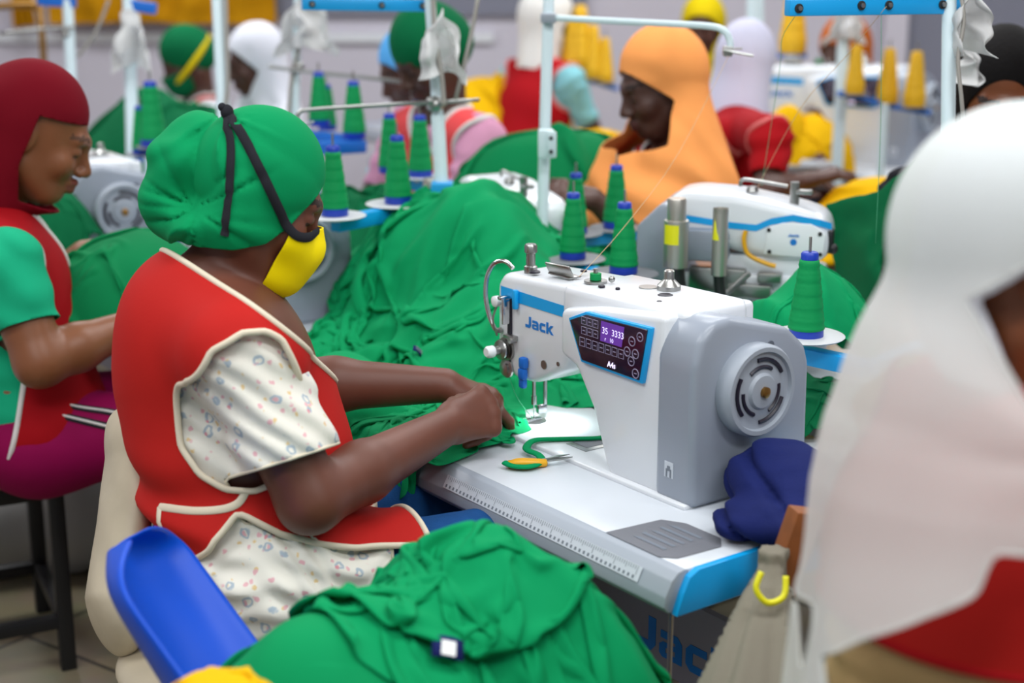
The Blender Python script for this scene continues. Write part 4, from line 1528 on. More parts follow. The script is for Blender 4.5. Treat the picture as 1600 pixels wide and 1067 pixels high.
g.hl = dict(D=hl_d, s=1.1, N=(-.05, -.15, 1), per=((.55, .5, .3), (.8, .8, .5), (1.0, .9, .5), (1.0, 1.0, .5)), thumb=(.7, .5, -.5))
t = thing('person', 'woman in bulging green headwrap, yellow face mask and red vest sewing at the white machine', 'person', (g.pel[0], g.pel[1], 0))
main_person = t
tors = [(f_ell(at(328, 520, 2.45), (.118, .150, .125), g.B), 0),
        (f_ell(g.chest, (.148, .158, .145), g.B), .05),
        (f_ell(g.waist, (.150, .155, .145), g.B), .05),
        (f_ell(g.pel, (.140, .165, .120), g.B), .06),
        (f_cap(g.shr, g.neck - g.Z * .045, .060, .062), .05), (f_cap(g.shl, g.neck - g.Z * .045, .060, .062), .05)]
def grown(L, e):
    f = f_union(L, .03)
    return lambda P: f(P) - e
neckp = [(f_cap(at(330, 455, 2.44), at(378, 360, 2.41), .060, .054), .03)]
body = f_union(tors + neckp + g.headf(False) + g.arms() + g.hands() + g.legs(), .02)
lo, hi = bounds([g.O, g.pel, g.shl, g.shr, g.elr, g.wr, g.wl, at(800, 650, 2.8), g.kl, g.kr, (g.kl[0], g.kl[1], .1)], .17); lo[2] = max(lo[2], .002)
skin_mesh('body', body, lo, hi, .0048, ['skin_dark', 'lip_dark', 'brow'], t, face_mats(g.O, g.R))
F_, Z_, L_ = g.F, g.Z, g.L
def sidec(P):
    """side-on pattern coordinates: forward, up (from the chest), and how far to her right"""
    q = (P - g.chest) @ g.B
    return q[:, 0], q[:, 2], -q[:, 1]
def spt(px, py, d):
    q = (A3(at(px, py, d)) - g.chest) @ g.B
    return (q[0], q[2])
def sd_poly(poly):
    V2 = np.array(poly)
    def f(x, y):
        d = np.full(x.shape, 1e9); s = np.ones(x.shape)
        n = len(V2); j = n - 1
        for i in range(n):
            e = V2[j] - V2[i]; wx, wy = x - V2[i, 0], y - V2[i, 1]
            tt = np.clip((wx * e[0] + wy * e[1]) / (e @ e), 0, 1)
            bx, by_ = wx - e[0] * tt, wy - e[1] * tt
            d = np.minimum(d, bx * bx + by_ * by_)
            c1, c2, c3 = y >= V2[i, 1], y < V2[j, 1], e[0] * wy > e[1] * wx
            fl = (c1 & c2 & c3) | (~c1 & ~c2 & ~c3)
            s = np.where(fl, -s, s); j = i
        return s * np.sqrt(d)
    return f
thighs = [(f_cap(g.pel + g.L * .085 * w_ - Z_ * .03, K_, .085, .062), .05) for w_, K_ in ((1, g.kl), (-1, g.kr))]
lowbody = f_union(tors + thighs, .04)
# printed shirt
lap = f_cap(g.pel + F_ * .08 + Z_ * .045 - L_ * .06, g.pel + F_ * .24 + Z_ * .035 - L_ * .05, .11, .085, (Z_, .7))
shirt_f0 = f_union([(lambda P: lowbody(P) - .010 - .006 * sstep(-.16, -.26, sidec(P)[1]), 0), (f_cap(g.shr + (g.elr - g.shr) * .05 - Z_ * .004, g.shr + (g.elr - g.shr) * .62, .0735, .077), .03), (f_cap(g.shl + (g.ell - g.shl) * .15, g.shl + (g.ell - g.shl) * .7, .062, .066), .03)], .02)
def shirt_f(P):
    x, z, r = sidec(P)
    lowz = sstep(-.16, -.24, z)
    cr = np.sin(z * 150 + 9 * vnoise(x, r, 4, 7)) * .0035 * lowz + .003 * vnoise(x + z, r + z * .5, 6, 22)
    arm_w = .0035 * np.sin((x + z) * 120 + 5 * vnoise(x, z, 14, 10)) * sstep(.08, .14, r)
    return shirt_f0(P) - cr - arm_w
sd = (g.elr - g.shr); sd /= np.linalg.norm(sd)
sl = (g.ell - g.shl); sl /= np.linalg.norm(sl)
cut_r = lambda P: np.where(((((P - g.shr) - np.outer((P - g.shr) @ sd, sd)) ** 2).sum(1) < .0115) & ((P - g.shr) @ sd < .23) & (sidec(P)[1] > -.26), .158 - (P - g.shr) @ sd + .12 * ((P - g.shr) @ F_), .05)
cut_l = lambda P: np.where((((P - g.shl) - np.outer((P - g.shl) @ sl, sl)) ** 2).sum(1) < .0115, .16 - (P - g.shl) @ sl, .05)
neck_c = A3(at(345, 432, 2.42))
nk = lambda P: (sidec(P)[0] - nA[0]) * nn_[0] + (sidec(P)[1] - nA[1]) * nn_[1] - .012
# red vest
vest_0 = lowbody
shoulder = f_cap(g.shr + Z_ * .012 - F_ * .01, g.neck - Z_ * .045, .062, .062)
def vest_f(P):
    x, z, r = sidec(P)
    d = smin(vest_0(P), shoulder(P), .04)
    fold = .009 * np.sin((z * .8 + x * .5) * 55 + 5 * vnoise(x, z, 31, 6)) * sstep(-.05, -.16, z) * sstep(.2, -.05, x) + .005 * vnoise(x, z + r * .4, 33, 9)
    return d - .023 - fold - .004 * sstep(.0, .10, x) * sstep(-.15, -.25, z)
def pat(L):
    """pattern outline from points on the cloth"""
    o = []
    for p in L:
        x = march(lambda P: np.minimum(vest_f(P), 9), *p)
        o.append(spt3(x) if x is not None else spt(*p, 2.36))
    return o
def spt3(p):
    q = (A3(p) - g.chest) @ g.B
    return (q[0], q[2])
arm_poly = sd_poly(pat(((440, 530), (415, 517), (378, 520), (330, 548), (293, 596), (277, 645), (283, 700), (312, 742), (352, 765), (398, 768), (450, 740), (478, 690), (470, 600))))
slit_poly = sd_poly(pat(((372, 800), (335, 845), (300, 890))) + [spt(*p, 2.36) for p in ((290, 1100), (900, 1100), (720, 880))] + pat(((640, 852), (560, 856), (500, 850), (440, 835), (400, 815))))
nA, nB = spt3(march(vest_f, 290, 412)), spt3(march(vest_f, 428, 505))
nlen = sqrt((nB[0] - nA[0]) ** 2 + (nB[1] - nA[1]) ** 2)
nn_ = ((nB[1] - nA[1]) / nlen, -(nB[0] - nA[0]) / nlen)
far_hole = lambda P: np.sqrt(((P - g.shl - L_ * .03 + Z_ * .05) ** 2).sum(1)) - .105
xfront = spt(676, 850, 2.40)[0]
def vest_keep(P):
    x, z, r = sidec(P)
    a = np.where(r > .035, arm_poly(x, z), .05)
    b = slit_poly(x, z)
    q = P - neck_c
    neck = (x - nA[0]) * nn_[0] + (z - nA[1]) * nn_[1] + .0015
    vz = np.where((P - neck_c) @ F_ > 0, 1, 0)
    return np.minimum.reduce([a, b, neck, far_hole(P), xfront - x])
slo, shi = bounds([g.neck, g.pel, g.shl, g.shr, g.elr, g.pel - Z_ * .1], .19)
garment('shirt', shirt_f, slo, shi, .006, 'floral_print', t, AND(cut_r, cut_l, nk, lambda P: np.minimum(sidec(P)[1] + .392 - .42 * (sidec(P)[0] - .02), np.interp(sidec(P)[1], [-.42, -.30, -.20], [.115, .165, .165]) - sidec(P)[0] + .0 * (sidec(P)[1] + .25))), .003, ('cream_trim', .0026, None))
vlo, vhi = bounds([g.neck, g.pel, g.shl, g.shr, g.pel + F_ * .46], .22)
vest = garment('vest', vest_f, vlo, vhi, .006, 'red_vest', t, vest_keep, .004, ('cream_trim', .0052, None))
# ties at the waist
tie = [march(vest_f, *p) for p in ((250, 792), (300, 798), (345, 796), (372, 786), (386, 764))]
if all(x is not None for x in tie):
    ribbon('waist_tie', vest_f, tie, .006, .0022, 'cream_trim', t, .002)
tie = [march(vest_f, *p) for p in ((250, 792), (258, 830), (262, 850))]
if all(x is not None for x in tie):
    ribbon('waist_tie', vest_f, tie, .005, .002, 'cream_trim', t, .002)
# jeans
jf = f_union([(f_ell(g.pel - Z_ * .03, (.138, .158, .116), g.B), 0)] + g.legs(.005), .04)
jlo, jhi = bounds([g.pel, g.kl, g.kr, (g.kl[0], g.kl[1], .06), (g.kr[0], g.kr[1], .06)], .2)
garment('jeans', lambda P: jf(P) - .003 * vnoise(P[:, 0] * 2, P[:, 2] * 2 + P[:, 1], 3, 12), jlo, jhi, .009, 'denim', t, AND(lambda P: P[:, 2] - .12, lambda P: (g.pel[2] + .09) - P[:, 2]), .003)
# headwrap
hp = lambda x, y, z: loc3(g.O, g.R, x, y, z)
knot = at(354, 176, 2.37)
wrap_L = [(f_ell(hp(-.012, 0, .030), (.101, .086, .095), g.R), 0), (f_ell(hp(-.008, 0, -.045), (.082, .086, .085), g.R), .03),
          (f_ell(at(302, 262, 2.42), (.078, .082, .094), frame_of(hyaw, radians(5))), .018),
          (f_ell(at(258, 318, 2.43), (.050, .062, .054), frame_of(hyaw, radians(-25))), .03),
          (f_ell(at(318, 345, 2.40), (.060, .066, .032), frame_of(hyaw, radians(8))), .03),
          (f_ell(at(318, 215, 2.41), (.044, .06, .050), frame_of(hyaw, 0)), .02)]
wrap_0 = f_union(wrap_L, .03)
kn = A3(knot)
gather = A3(at(306, 330, 2.33))
skull = f_union(g.headf(False))
def wrap_f(P):
    q = (P - kn) @ g.R
    a = np.arctan2(-q[:, 2], q[:, 0]); r = np.sqrt((q ** 2).sum(1))
    fo = np.sin(a * 11 + 2.2 * vnoise(a, r, 41, 2.5) + 8 * r) * sstep(.26, .05, r) * sstep(.0, .05, r)
    h = (P - g.O) @ g.R
    band = np.sin(h[:, 2] * 95 - h[:, 0] * 20) * sstep(.06, .0, h[:, 2]) * .6
    back = sstep(-.02, -.12, h[:, 0])
    lump = vnoise(h[:, 0] * 1.2 + h[:, 2], h[:, 2] - h[:, 0] * .6 + h[:, 1], 44, 15)
    crease = -np.abs(vnoise(h[:, 0] + h[:, 2] * .8, h[:, 2] * .5 - h[:, 0] * .4 + h[:, 1] * .3, 47, 13)) ** .7
    q2 = (P - gather) @ g.R
    a2 = np.arctan2(q2[:, 2], q2[:, 0]); r2 = np.sqrt((q2 ** 2).sum(1))
    pleat = (1 - np.abs(np.sin(a2 * 3.5 + 1.8 * vnoise(a2, r2, 49, 3) + 5 * r2))) ** 2 * sstep(.17, .06, r2) * sstep(.0, .03, r2)
    return np.minimum(skull(P) - .004, wrap_0(P) + .0065 * pleat - .0028 * fo - .0022 * band - .008 * lump * back - .024 * (crease + .45) * back)
def wrap_keep(P):
    h = (P - g.O) @ g.R
    # edge runs from the forehead round under the ear to the nape
    edge = np.interp(h[:, 0], [-.075, -.057, -.01, .03, .05, .066, .080, .095], [-.116, -.108, -.088, -.058, -.026, .014, .050, .078])
    return np.where(h[:, 0] > -.085, h[:, 2] - edge, .02 + 0 * h[:, 0])
wlo, whi = bounds([hp(0, 0, .03), at(255, 300, 2.43), at(300, 240, 2.42)], .16)
wrap = garment('headwrap', wrap_f, wlo, whi, .005, 'green_cloth', t, wrap_keep, .004)
# mask and its black tie
face_f = f_union(g.headf(False) + [(f_ell(hp(.080, 0, -.072), (.048, .046, .060), g.R), .03)], .02)
mk = lambda P: face_f(P) - .006 - .0018 * np.sin(((P - g.O) @ g.R)[:, 2] * 90)
def mask_keep(P):
    h = (P - g.O) @ g.R
    return np.minimum.reduce([h[:, 0] - .058, -.029 - h[:, 2] + .44 * (h[:, 0] - .06), h[:, 2] + .16])
mlo, mhi = bounds([hp(.06, 0, -.07)], .13)
mask = garment('face_mask', mk, mlo, mhi, .0045, 'mask_yellow', t, mask_keep, .003)
hull = lambda P: np.minimum(wrap_f(P), np.minimum(mk(P), face_f(P) - .003))
def on_hull(L):
    o = [march(hull, *p) for p in L]
    return [x for x in o if x is not None]
P1 = on_hull(((355, 178), (372, 200), (392, 235), (408, 268), (424, 302), (438, 332), (450, 356), (465, 369), (482, 370), (494, 360)))
ribbon('mask_tie', hull, P1, .0075, .0028, 'strap_black', t, .003)
P2 = on_hull(((356, 180), (360, 215), (361, 250), (359, 290), (355, 330), (351, 368)))
ribbon('mask_tie', hull, P2, .0065, .0022, 'strap_black', t, .003)
kp, kn_n = onto(hull, march(hull, 357, 180), .006)
b = MB(); b.ball(kp, .0105, 12, (1, .9, 1.2)); b.ball(kp + Vector((-.007, 0, .008)), .007, 10)
b.build('mask_knot', 'strap_black', t, world=True, smooth=180)
# ------------------------------------------------------------------ the other workers
# woman in the maroon scarf, left
mO = at(58, 208, 3.22)
G2 = Fig(mO, radians(12), radians(26), body_yaw=radians(24), lean=.10, size=1.06,
         neck=at(-18, 318, 3.26), chest=at(-8, 450, 3.28), waist=at(25, 570, 3.30), pel=at(55, 655, 3.30),
         shr=at(12, 415, 3.06), shl=at(40, 400, 3.48), elr=at(62, 566, 3.05), wr=at(225, 502, 3.22), wl=at(128, 398, 3.58), ell=at(30, 490, 3.58),
         kr=at(330, 655, 3.28), kl=at(340, 620, 3.5), tr=(.13, .165, .15), arm=(.058, .046, .029))
G2.hl = dict(D=at(175, 388, 3.64) - at(125, 402, 3.62), N=(.1, -.5, .8), curl=(.6, .7, .4))
p2 = dress_person('woman in maroon headscarf and mint shirt bending over her work at far left', 'person', G2, 'skin_brown', .0065, 'maroon', 'red_deep', 'white_trim', 'mint_shirt', .62, 'magenta',
             lips='lip_brown', brow='brow_soft', scarf_kw=dict(drop=.09, wide=.11, deep=.10, folds=.0025, seed=3, top=.004), hole=profile_hole(G2), trim_r=.006,
             low=lambda P: G2.bq(P)[:, 2] + .02, vest_extra=lambda P: np.where(G2.bq(P)[:, 1] < -.04, np.maximum(G2.bq(P)[:, 2] + .20, G2.bq(P)[:, 0] - .02 - .3 * (G2.bq(P)[:, 2] + .3)), .05))
b = MB(); b.ball(loc3(G2.O, G2.R, -.012, -.083, -.03, G2.s), .004, 8); b.build('earring', 'gold', p2, world=True)
# twin piping on the side of her trousers
tf_ = f_union([(f_ell(G2.pel - G2.Z * .02, np.array((G2.tr[0] * 1.05 + .010, G2.tr[1] * 1.08 + .010, .125)) * G2.s, G2.B), 0)] + G2.legs(.010), .04)
for L in (((55, 640), (90, 648), (140, 660), (175, 668)), ((70, 625), (110, 634), (160, 642), (190, 648))):
    P = [march(tf_, *q) for q in L]
    if all(x is not None for x in P):
        ribbon('side_stripe', tf_, P, .008, .002, 'strap_black', p2, .002)
        ribbon('side_stripe', tf_, P, .003, .003, 'white_trim', p2, .003)

# woman in the orange hijab
oO = at(1030, 132, 4.02)
G3 = Fig(oO, radians(198), radians(20), body_yaw=radians(206), lean=.05, size=1.03,
         wl=at(930, 312, 3.86), wr=at(850, 305, 3.95))
G3.shl = G3.neck + G3.L * .135 - G3.Z * .085; G3.shr = G3.neck - G3.L * .135 - G3.Z * .085
G3.hr = dict(D=at(790, 300, 3.88) - at(850, 305, 3.95), N=(.0, -.4, .8), curl=(.5, .6, .4))
G3.hl = dict(D=at(880, 300, 3.84) - at(930, 312, 3.86), N=(.1, -.5, .8), curl=(.5, .7, .4))
p3 = dress_person('woman in long orange hijab working behind the spools', 'person', G3, 'skin_deep', .0085, 'orange_cloth', 'red_deep', 'white_trim', 'red_deep', .8, 'denim',
             scarf_kw=dict(drop=.33, wide=.34, deep=.25, folds=.011, seed=5, top=.012, front=.055), hole=diamond_hole(G3, .010, .80, -.028))

# woman in the cream hijab, close to the camera on the right
nO = at(1606, 405, 1.52)
G4 = Fig(nO, radians(2), radians(14), body_yaw=radians(32), lean=.08, size=1.02, wl=uv(-.45, .10, .05), wr=uv(-.70, .08, .04))
G4.neck = A3(at(1590, 600, 1.56)); G4.chest = G4.neck - G4.Z * .19 - G4.F * .02; G4.waist = G4.neck - G4.Z * .34 - G4.F * .03; G4.pel = G4.neck - G4.Z * .50 - G4.F * .03
G4.shl = G4.neck + G4.L * .13 - G4.Z * .07; G4.shr = G4.neck - G4.L * .13 - G4.Z * .07
G4.ell = G4.neck + G4.L * .16 - G4.Z * .30 + G4.F * .04; G4.elr = G4.neck - G4.L * .15 - G4.Z * .30 + G4.F * .05
G4.tr = (.135, .165, .150)
p4 = dress_person('woman in sheer cream hijab seen from behind, closest to the camera', 'person', G4, 'skin_warm', .0075, None, 'red_vest', 'red_deep', 'tan_cloth', .95, 'tan_cloth', hem=-.235, shirt_hem=-.58)
_p = lambda x, y, z: loc3(G4.O, G4.R, x, y, z)
hj = [(f_ell(_p(-.016, 0, .034), (.126, .100, .118), G4.R), 0),
      (f_ell(_p(.010, 0, -.075), (.070, .076, .070), G4.R), .03),
      (f_cap(at(1592, 400, 1.54), at(1592, 640, 1.56), .124, .178), .04),
      (f_cap(at(1592, 640, 1.56), at(1585, 760, 1.57), .176, .196), .03),
      (f_cap(at(1585, 760, 1.57), at(1560, 1120, 1.55), .196, .215), .03)]
hj0 = f_union(hj, .05)
def hijab_f(P):
    q = G4.bq(P); a = np.arctan2(q[:, 1], q[:, 0])
    low = sstep(.02, -.30, q[:, 2])
    h = G4.hq(P)
    pin = np.sqrt((h[:, 0] - .05) ** 2 + (h[:, 1] + .02) ** 2 + (h[:, 2] + .14) ** 2)
    ang = np.arctan2(h[:, 2] + .14, -h[:, 0] + .05)
    star = np.sin(ang * 9 + 1.5 * vnoise(ang, pin, 77, 3)) * sstep(.24, .08, pin) * sstep(.01, .05, pin)
    fan = np.sin(a * 6 + .8 + 3 * q[:, 2]) + .5 * np.sin(a * 12 + 2 + 2 * q[:, 2])
    return hj0(P) - .010 * low * fan - .0045 * star
uf = f_union([(f_ell(_p(-.012, 0, .032), (.106, .085, .107), G4.R), 0), (f_ell(_p(-.012, 0, -.05), (.078, .082, .085), G4.R), .03), (f_cap(_p(-.03, 0, -.03), G4.neck + G4.Z * .03, .070, .068), .03)], .03)
garment('underscarf', uf, *bounds([G4.O, G4.neck], .16), .008, 'white_cloth', p4, AND(lambda P: np.maximum((-.062 + .85 * np.abs(G4.hq(P)[:, 2] + .040)) - G4.hq(P)[:, 0], -.125 - G4.hq(P)[:, 2]), lambda P: G4.bq(P)[:, 2] - .01), .003)
slo_, shi_ = bounds([G4.O + G4.Z * .12, G4.pel, G4.shl, G4.shr, G4.waist], .26)
_pts = [march(lambda P: np.minimum(hijab_f(P), 9), *q) for q in ((1284, 1022), (1347, 998), (1448, 963), (1526, 930), (1552, 863))]
_pts = [(q.x, q.z) for q in _pts if q is not None]
hem_poly = sd_poly([(_pts[0][0], .2)] + _pts + [(1.4, _pts[-1][1]), (1.4, .2)])
def hij_low(P):
    return np.minimum(hem_poly(P[:, 0], P[:, 2]), P[:, 2] - .62)
def cheek_hole(P):
    q = G4.hq(P)
    return np.maximum((-.082 + .85 * np.abs(q[:, 2] + .040)) - q[:, 0], -.125 - q[:, 2])
garment('headscarf', hijab_f, slo_, shi_, .0075, 'hijab_cream', p4, AND(cheek_hole, hij_low), .0016, ('hijab_cream', .0022, None))

def simple(label, O, yaw, pitch, scarf, skin='skin_deep', vest='red_deep', trim='pink_trim', shirt='pink_shirt', seed=0, h=.013, body_yaw=None, size=1.0, scarf_kw=None, hole=None, cap=None, low=None, **kw):
    gg = Fig(O, yaw, pitch, body_yaw=body_yaw, size=size, **kw)
    k = dict(drop=.10, wide=.13, deep=.11, folds=.003, seed=seed, top=.006); k.update(scarf_kw or {})
    if hole is None: hole = diamond_hole(gg, .018, .66, -.030)
    return gg, dress_person(label, 'person', gg, skin, h, scarf, vest, trim, shirt, .7, 'denim', scarf_kw=k, hole=hole, cap=cap, low=low, trim_r=.008)

# red back and white hijab, standing work in hand beyond the overlock
G5, p5 = simple('woman in white hijab and red vest seen from behind, lifting dark green cloth', at(1168, 100, 5.1), radians(60), .25, 'lavender_cloth', shirt='red_deep', trim='pink_trim', body_yaw=radians(50), h=.011,
       scarf_kw=dict(drop=.08, wide=.13, deep=.12, top=.010), wr=at(1262, 282, 4.45), wl=at(1230, 300, 4.9), shr=at(1205, 215, 4.5), shl=at(1120, 215, 4.9), elr=at(1200, 300, 4.45))
# bent head in green wrap, yellow tie, green mask
capshape = lambda g_: f_union([(f_ell(loc3(g_.O, g_.R, -.012, 0, .034, g_.s), np.array((.108, .088, .108)) * g_.s, g_.R), 0), (f_ell(loc3(g_.O, g_.R, -.06, 0, .0, g_.s), np.array((.07, .075, .075)) * g_.s, g_.R), .04)], .03)
capkeep = lambda g_: (lambda P: g_.hq(P)[:, 2] + .045 - .75 * np.clip(g_.hq(P)[:, 0], -.08, .12))
G6, p6 = simple('bent worker in green headwrap with yellow tie and green mask by the back wall', at(292, 92, 6.4), radians(200), .45, None, shirt='white_cloth', trim='white_trim', h=.013, body_yaw=radians(205), cap=dict(shape=capshape, keep=capkeep, mat='green_dark'))
mk6 = f_union(G6.headf(False) + [(f_ell(loc3(G6.O, G6.R, .08, 0, -.07), (.045, .046, .055), G6.R), .03)], .02)
garment('face_mask', f_grow(mk6, .006), *bounds([loc3(G6.O, G6.R, .06, 0, -.07)], .13), .010, 'green_dark', p6, lambda P: np.minimum(G6.hq(P)[:, 0] - .03, -.025 - G6.hq(P)[:, 2]), .003)
b = MB()
ringp = [loc3(G6.O, G6.R, .112 * cos(a) - .010, .094 * sin(a), -.012 + .055 * -cos(a) , 1.0) for a in np.linspace(0, 2 * pi, 33)[:-1]]
b.tube(ringp, .012, 8, closed=True); b.build('mask_tie', 'yellow_scarf', p6, world=True, smooth=180)
# white hijab by the back wall
G7, p7 = simple('woman in loose white hijab facing left by the back wall', at(398, 96, 6.0), radians(205), .25, 'white_cloth', shirt='white_cloth', vest='white_cloth', trim=None, skin='skin_deep', h=.012, body_yaw=radians(215),
       scarf_kw=dict(drop=.36, wide=.21, deep=.17, top=.014, folds=.006))
# green wrap, coral vest and pink sleeves
G8, p8 = simple('woman in dark green headwrap, coral vest and pink sleeves behind the white stand pole', at(672, 84, 4.5), radians(212), .55, None, vest='coral', trim='white_trim', shirt='pink_shirt', skin='skin_deep', h=.010, body_yaw=radians(222), size=1.08, cap=dict(shape=capshape, keep=capkeep, mat='green_dark'))
# blue cap beside her
G9, p9 = simple('worker in light blue headscarf half hidden by the dark green headwrap', at(640, 108, 5.1), radians(205), .45, 'sky_cloth', shirt='aqua_shirt', vest=None, h=.013)
# off-white scarf, red vest, aqua sleeve
G10, p10 = simple('woman in off-white headscarf and red vest with aqua sleeve, seen from behind', at(860, 34, 6.6), radians(20), .05, 'offwhite_cloth', shirt='aqua_shirt', trim='pink_trim', h=.012, body_yaw=radians(40), size=1.06,
       scarf_kw=dict(drop=.05, wide=.10, deep=.09, top=.012, folds=.005))
# yellow hijab far back
G11, p11 = simple('small distant woman in yellow hijab above the orange headscarf', at(1098, 42, 7.0), radians(255), .2, 'yellow_scarf', shirt='red_deep', h=.014, scarf_kw=dict(drop=.22, wide=.17, deep=.14, top=.014))
# ochre scarf, red vest, right of centre
G12, p12 = simple('woman in ochre headscarf and red vest behind the distant machine', at(1318, 82, 6.3), radians(225), .35, 'brown_scarf', shirt='black_cloth', trim='pink_trim', h=.012, body_yaw=radians(225), scarf_kw=dict(drop=.05, wide=.11, deep=.10, top=.014))
# bare-headed worker at the right edge
G13, p13 = simple('dark haired worker looking down over the cream hijab, at right edge', at(1563, 152, 3.4), radians(258), .32, 'hair', skin='skin_warm', shirt='black_cloth', vest='black_cloth', trim=None, h=.0075, size=1.1,
       scarf_kw=dict(drop=.10, wide=.13, deep=.11, top=.004), hole=dict(w=.070, up=.070, down=-.14, x0=.0))
for pp in (p13,):
    for c in pp.children:
        if c.name.startswith('headscarf'): c.name = 'hair'
# ------------------------------------------------------------------ spools, discs, thread stands
def make_spool(label, mname='thread_green', hgt=.15, group=None, core='spool_blue'):
    """cone of thread on a blue plastic core, with the steel pin it sits on"""
    t = thing('thread_spool', label, 'spool', (0, 0, 0), 0, group)
    k = hgt / .15
    b = MB(); b.lathe([(.030 * k, .0), (.031 * k, .002), (.0305 * k, .018 * k), (.028 * k, .019 * k)], n=24)
    b.build('core', core, t); b = MB(); b.lathe([(.013 * k, .140 * k), (.0155 * k, .142 * k), (.0155 * k, .152 * k), (.013 * k, .155 * k), (.004 * k, .1555 * k)], n=20)
    b.build('core_tip', core, t)
    pr = [(.029 * k, .016 * k)]
    n = 26
    for i in range(n + 1):
        f = i / n
        pr.append(((.0325 - .0155 * f + .0007 * sin(i * 2.4) + .0005 * sin(i * 5.1)) * k, (.019 + .122 * f) * k))
    pr.append((.012 * k, .143 * k))
    b = MB(); b.lathe(pr, n=28); b.build('thread_winding', mname, t, smooth=60)
    MB().cyl((0, 0, .14 * k), (0, 0, .182 * k), .0026).build('pin', 'steel', t)
    return t
sp0 = make_spool('green spool with blue core on white disc beside cream hijab, largest of the spools')
sp0.location = at(1259, 528, 2.72)
def spool(px, py, d, label, group=None, k=1.0):
    o = dup(sp0, at(px, py, d), random.random() * 6, label, group)
    o.scale = (k, k, k)
    return o
yp0 = make_spool('tall yellow spool right of the ochre headscarf', 'thread_yellow', core='thread_yellow')
yp0.location = at(1386, 160, 5.6); yp0.scale = (1.25,) * 3
def yspool(px, py, d, label, group=None, k=1.2):
    o = dup(yp0, at(px, py, d), random.random() * 6, label, group); o.scale = (k, k, k)
    return o
def disc(pos, r, m, label, group=None):
    b = MB(); b.lathe([(r * .3, -.012), (r * .3, -.003), (r * .96, -.002), (r, 0.0005), (r * .97, .0018), (.03, .0006), (0.008, .0006)], n=40)
    o = b.build('spool_disc', m, None, smooth=50)
    o.location = pos
    return tag(o, label, 'disc', group)

def stand_pole(t, p0, p1, r, m='paint_white'):
    b = MB(); b.cyl(p0, p1, r, n=16)
    return b.build('pole', m, t, world=True)
def bar(t, name, a, b_, h, w, m, bev=.003):
    a, b_ = Vector(a), Vector(b_)
    d = b_ - a; L = d.length
    q = d.normalized().to_track_quat('X', 'Z').to_matrix()
    b = MB(); b.box((a + b_) / 2, (L, w, h), bev, q)
    return b.build(name, m, t, world=True)
def bolts(t, parent, pts, axis, r=.008):
    for p in pts:
        b = MB(); b.lathe([(r, 0), (r, .003), (r * .55, .0035), (r * .5, .007), (.001, .0075)], p, axis, 14)
        b.build('bolt', ['rubber'], parent, world=True)
        b = MB(); b.lathe([(r * .55, 0), (r * .5, .004)], Vector(p) + Vector(axis).normalized() * .0036, axis, 12)
        b.build('bolt_cap', 'steel', parent, world=True)
def cable(t, pts, r, m='cable_grey', name='cable', sm=6):
    b = MB(); b.tube([Vector(p) for p in pts], r, 8, sm=sm)
    return b.build(name, m, t, world=True, smooth=180)
def tissue(label, px, py, d, w, h, seed):
    """white rag hung over a stand top"""
    def place(s, tt):
        a = (s - .5) * w; c = at(px, py, d)
        z = c.z + h * (.5 - tt) + .0 * s
        fx = 1 - .45 * (1 - tt)
        return c.x + a * fx + .02 * vnoise(s, tt, seed, 4), c.y + .05 * np.sin(s * 9 + seed) * (.3 + tt) + .03 * vnoise(s, tt, seed + 1, 5), z + .05 * np.abs(s - .5) * (1 - tt) * -1 + .0
    s, tt = np.meshgrid(np.linspace(0, 1, 26), np.linspace(0, 1, 26), indexing='ij')
    X = np.stack([a + 0 * s for a in place(s, tt)], -1)
    X[..., 2] += -.35 * w * np.abs(s - .5) * 1.2
    o = cloth_mesh('white_rag', X, 'tissue', thick=.001)
    return tag(o, label, 'rag')
TOW = lambda p: (Vector((0, 0, CAM_H)) - Vector(p)).normalized()

# right stand: pole, blue thread bar, base under the biggest spool
pb = at(1484, 560, 2.9); pt = at(1484, -120, 2.9)
t = thing('thread_stand', 'thread stand with bright blue top bar, its white pole rising behind the cream hijab', 'thread stand', (pb.x, pb.y, TZ))
stand_pole(t, (pb.x, pb.y, TZ), pt, .0135)
a, c = at(1230, 12, 2.78), at(1497, 9, 2.92)
tb = bar(t, 'top_bar', a, c, .030, .022, 'jack_blue')
nrm = Vector((-(c - a).y, (c - a).x, 0)).normalized(); nrm = -nrm if nrm.y > 0 else nrm
bolts(t, tb, [a + (c - a) * f + nrm * .011 + Vector((0, 0, dz)) for f, dz in ((.045, -.001), (.40, .003), (.56, .003), (.88, .003))], nrm, .0085)
cable(t, [at(1497, -30, 2.88), at(1506, 30, 2.87), at(1497, 90, 2.87), at(1502, 150, 2.87), at(1506, 200, 2.88)], .004)
ba, bb = at(1215, 535, 2.78), at(1360, 566, 2.66)
bar(t, 'base_bar', ba + Vector((0, 0, -.012)), bb + Vector((0, 0, -.012)), .03, .03, 'jack_blue')
bar(t, 'base_bar', bb + Vector((0, 0, -.014)), Vector((pb.x, pb.y, bb.z - .014)), .03, .03, 'jack_blue')
disc(at(1258, 524, 2.72), .070, 'disc_white', 'white disc under the largest green spool, beside the cream hijab')
tissue('white rag hanging from the right stand top, above the dark haired worker', 1515, 22, 2.9, .07, .13, 3)

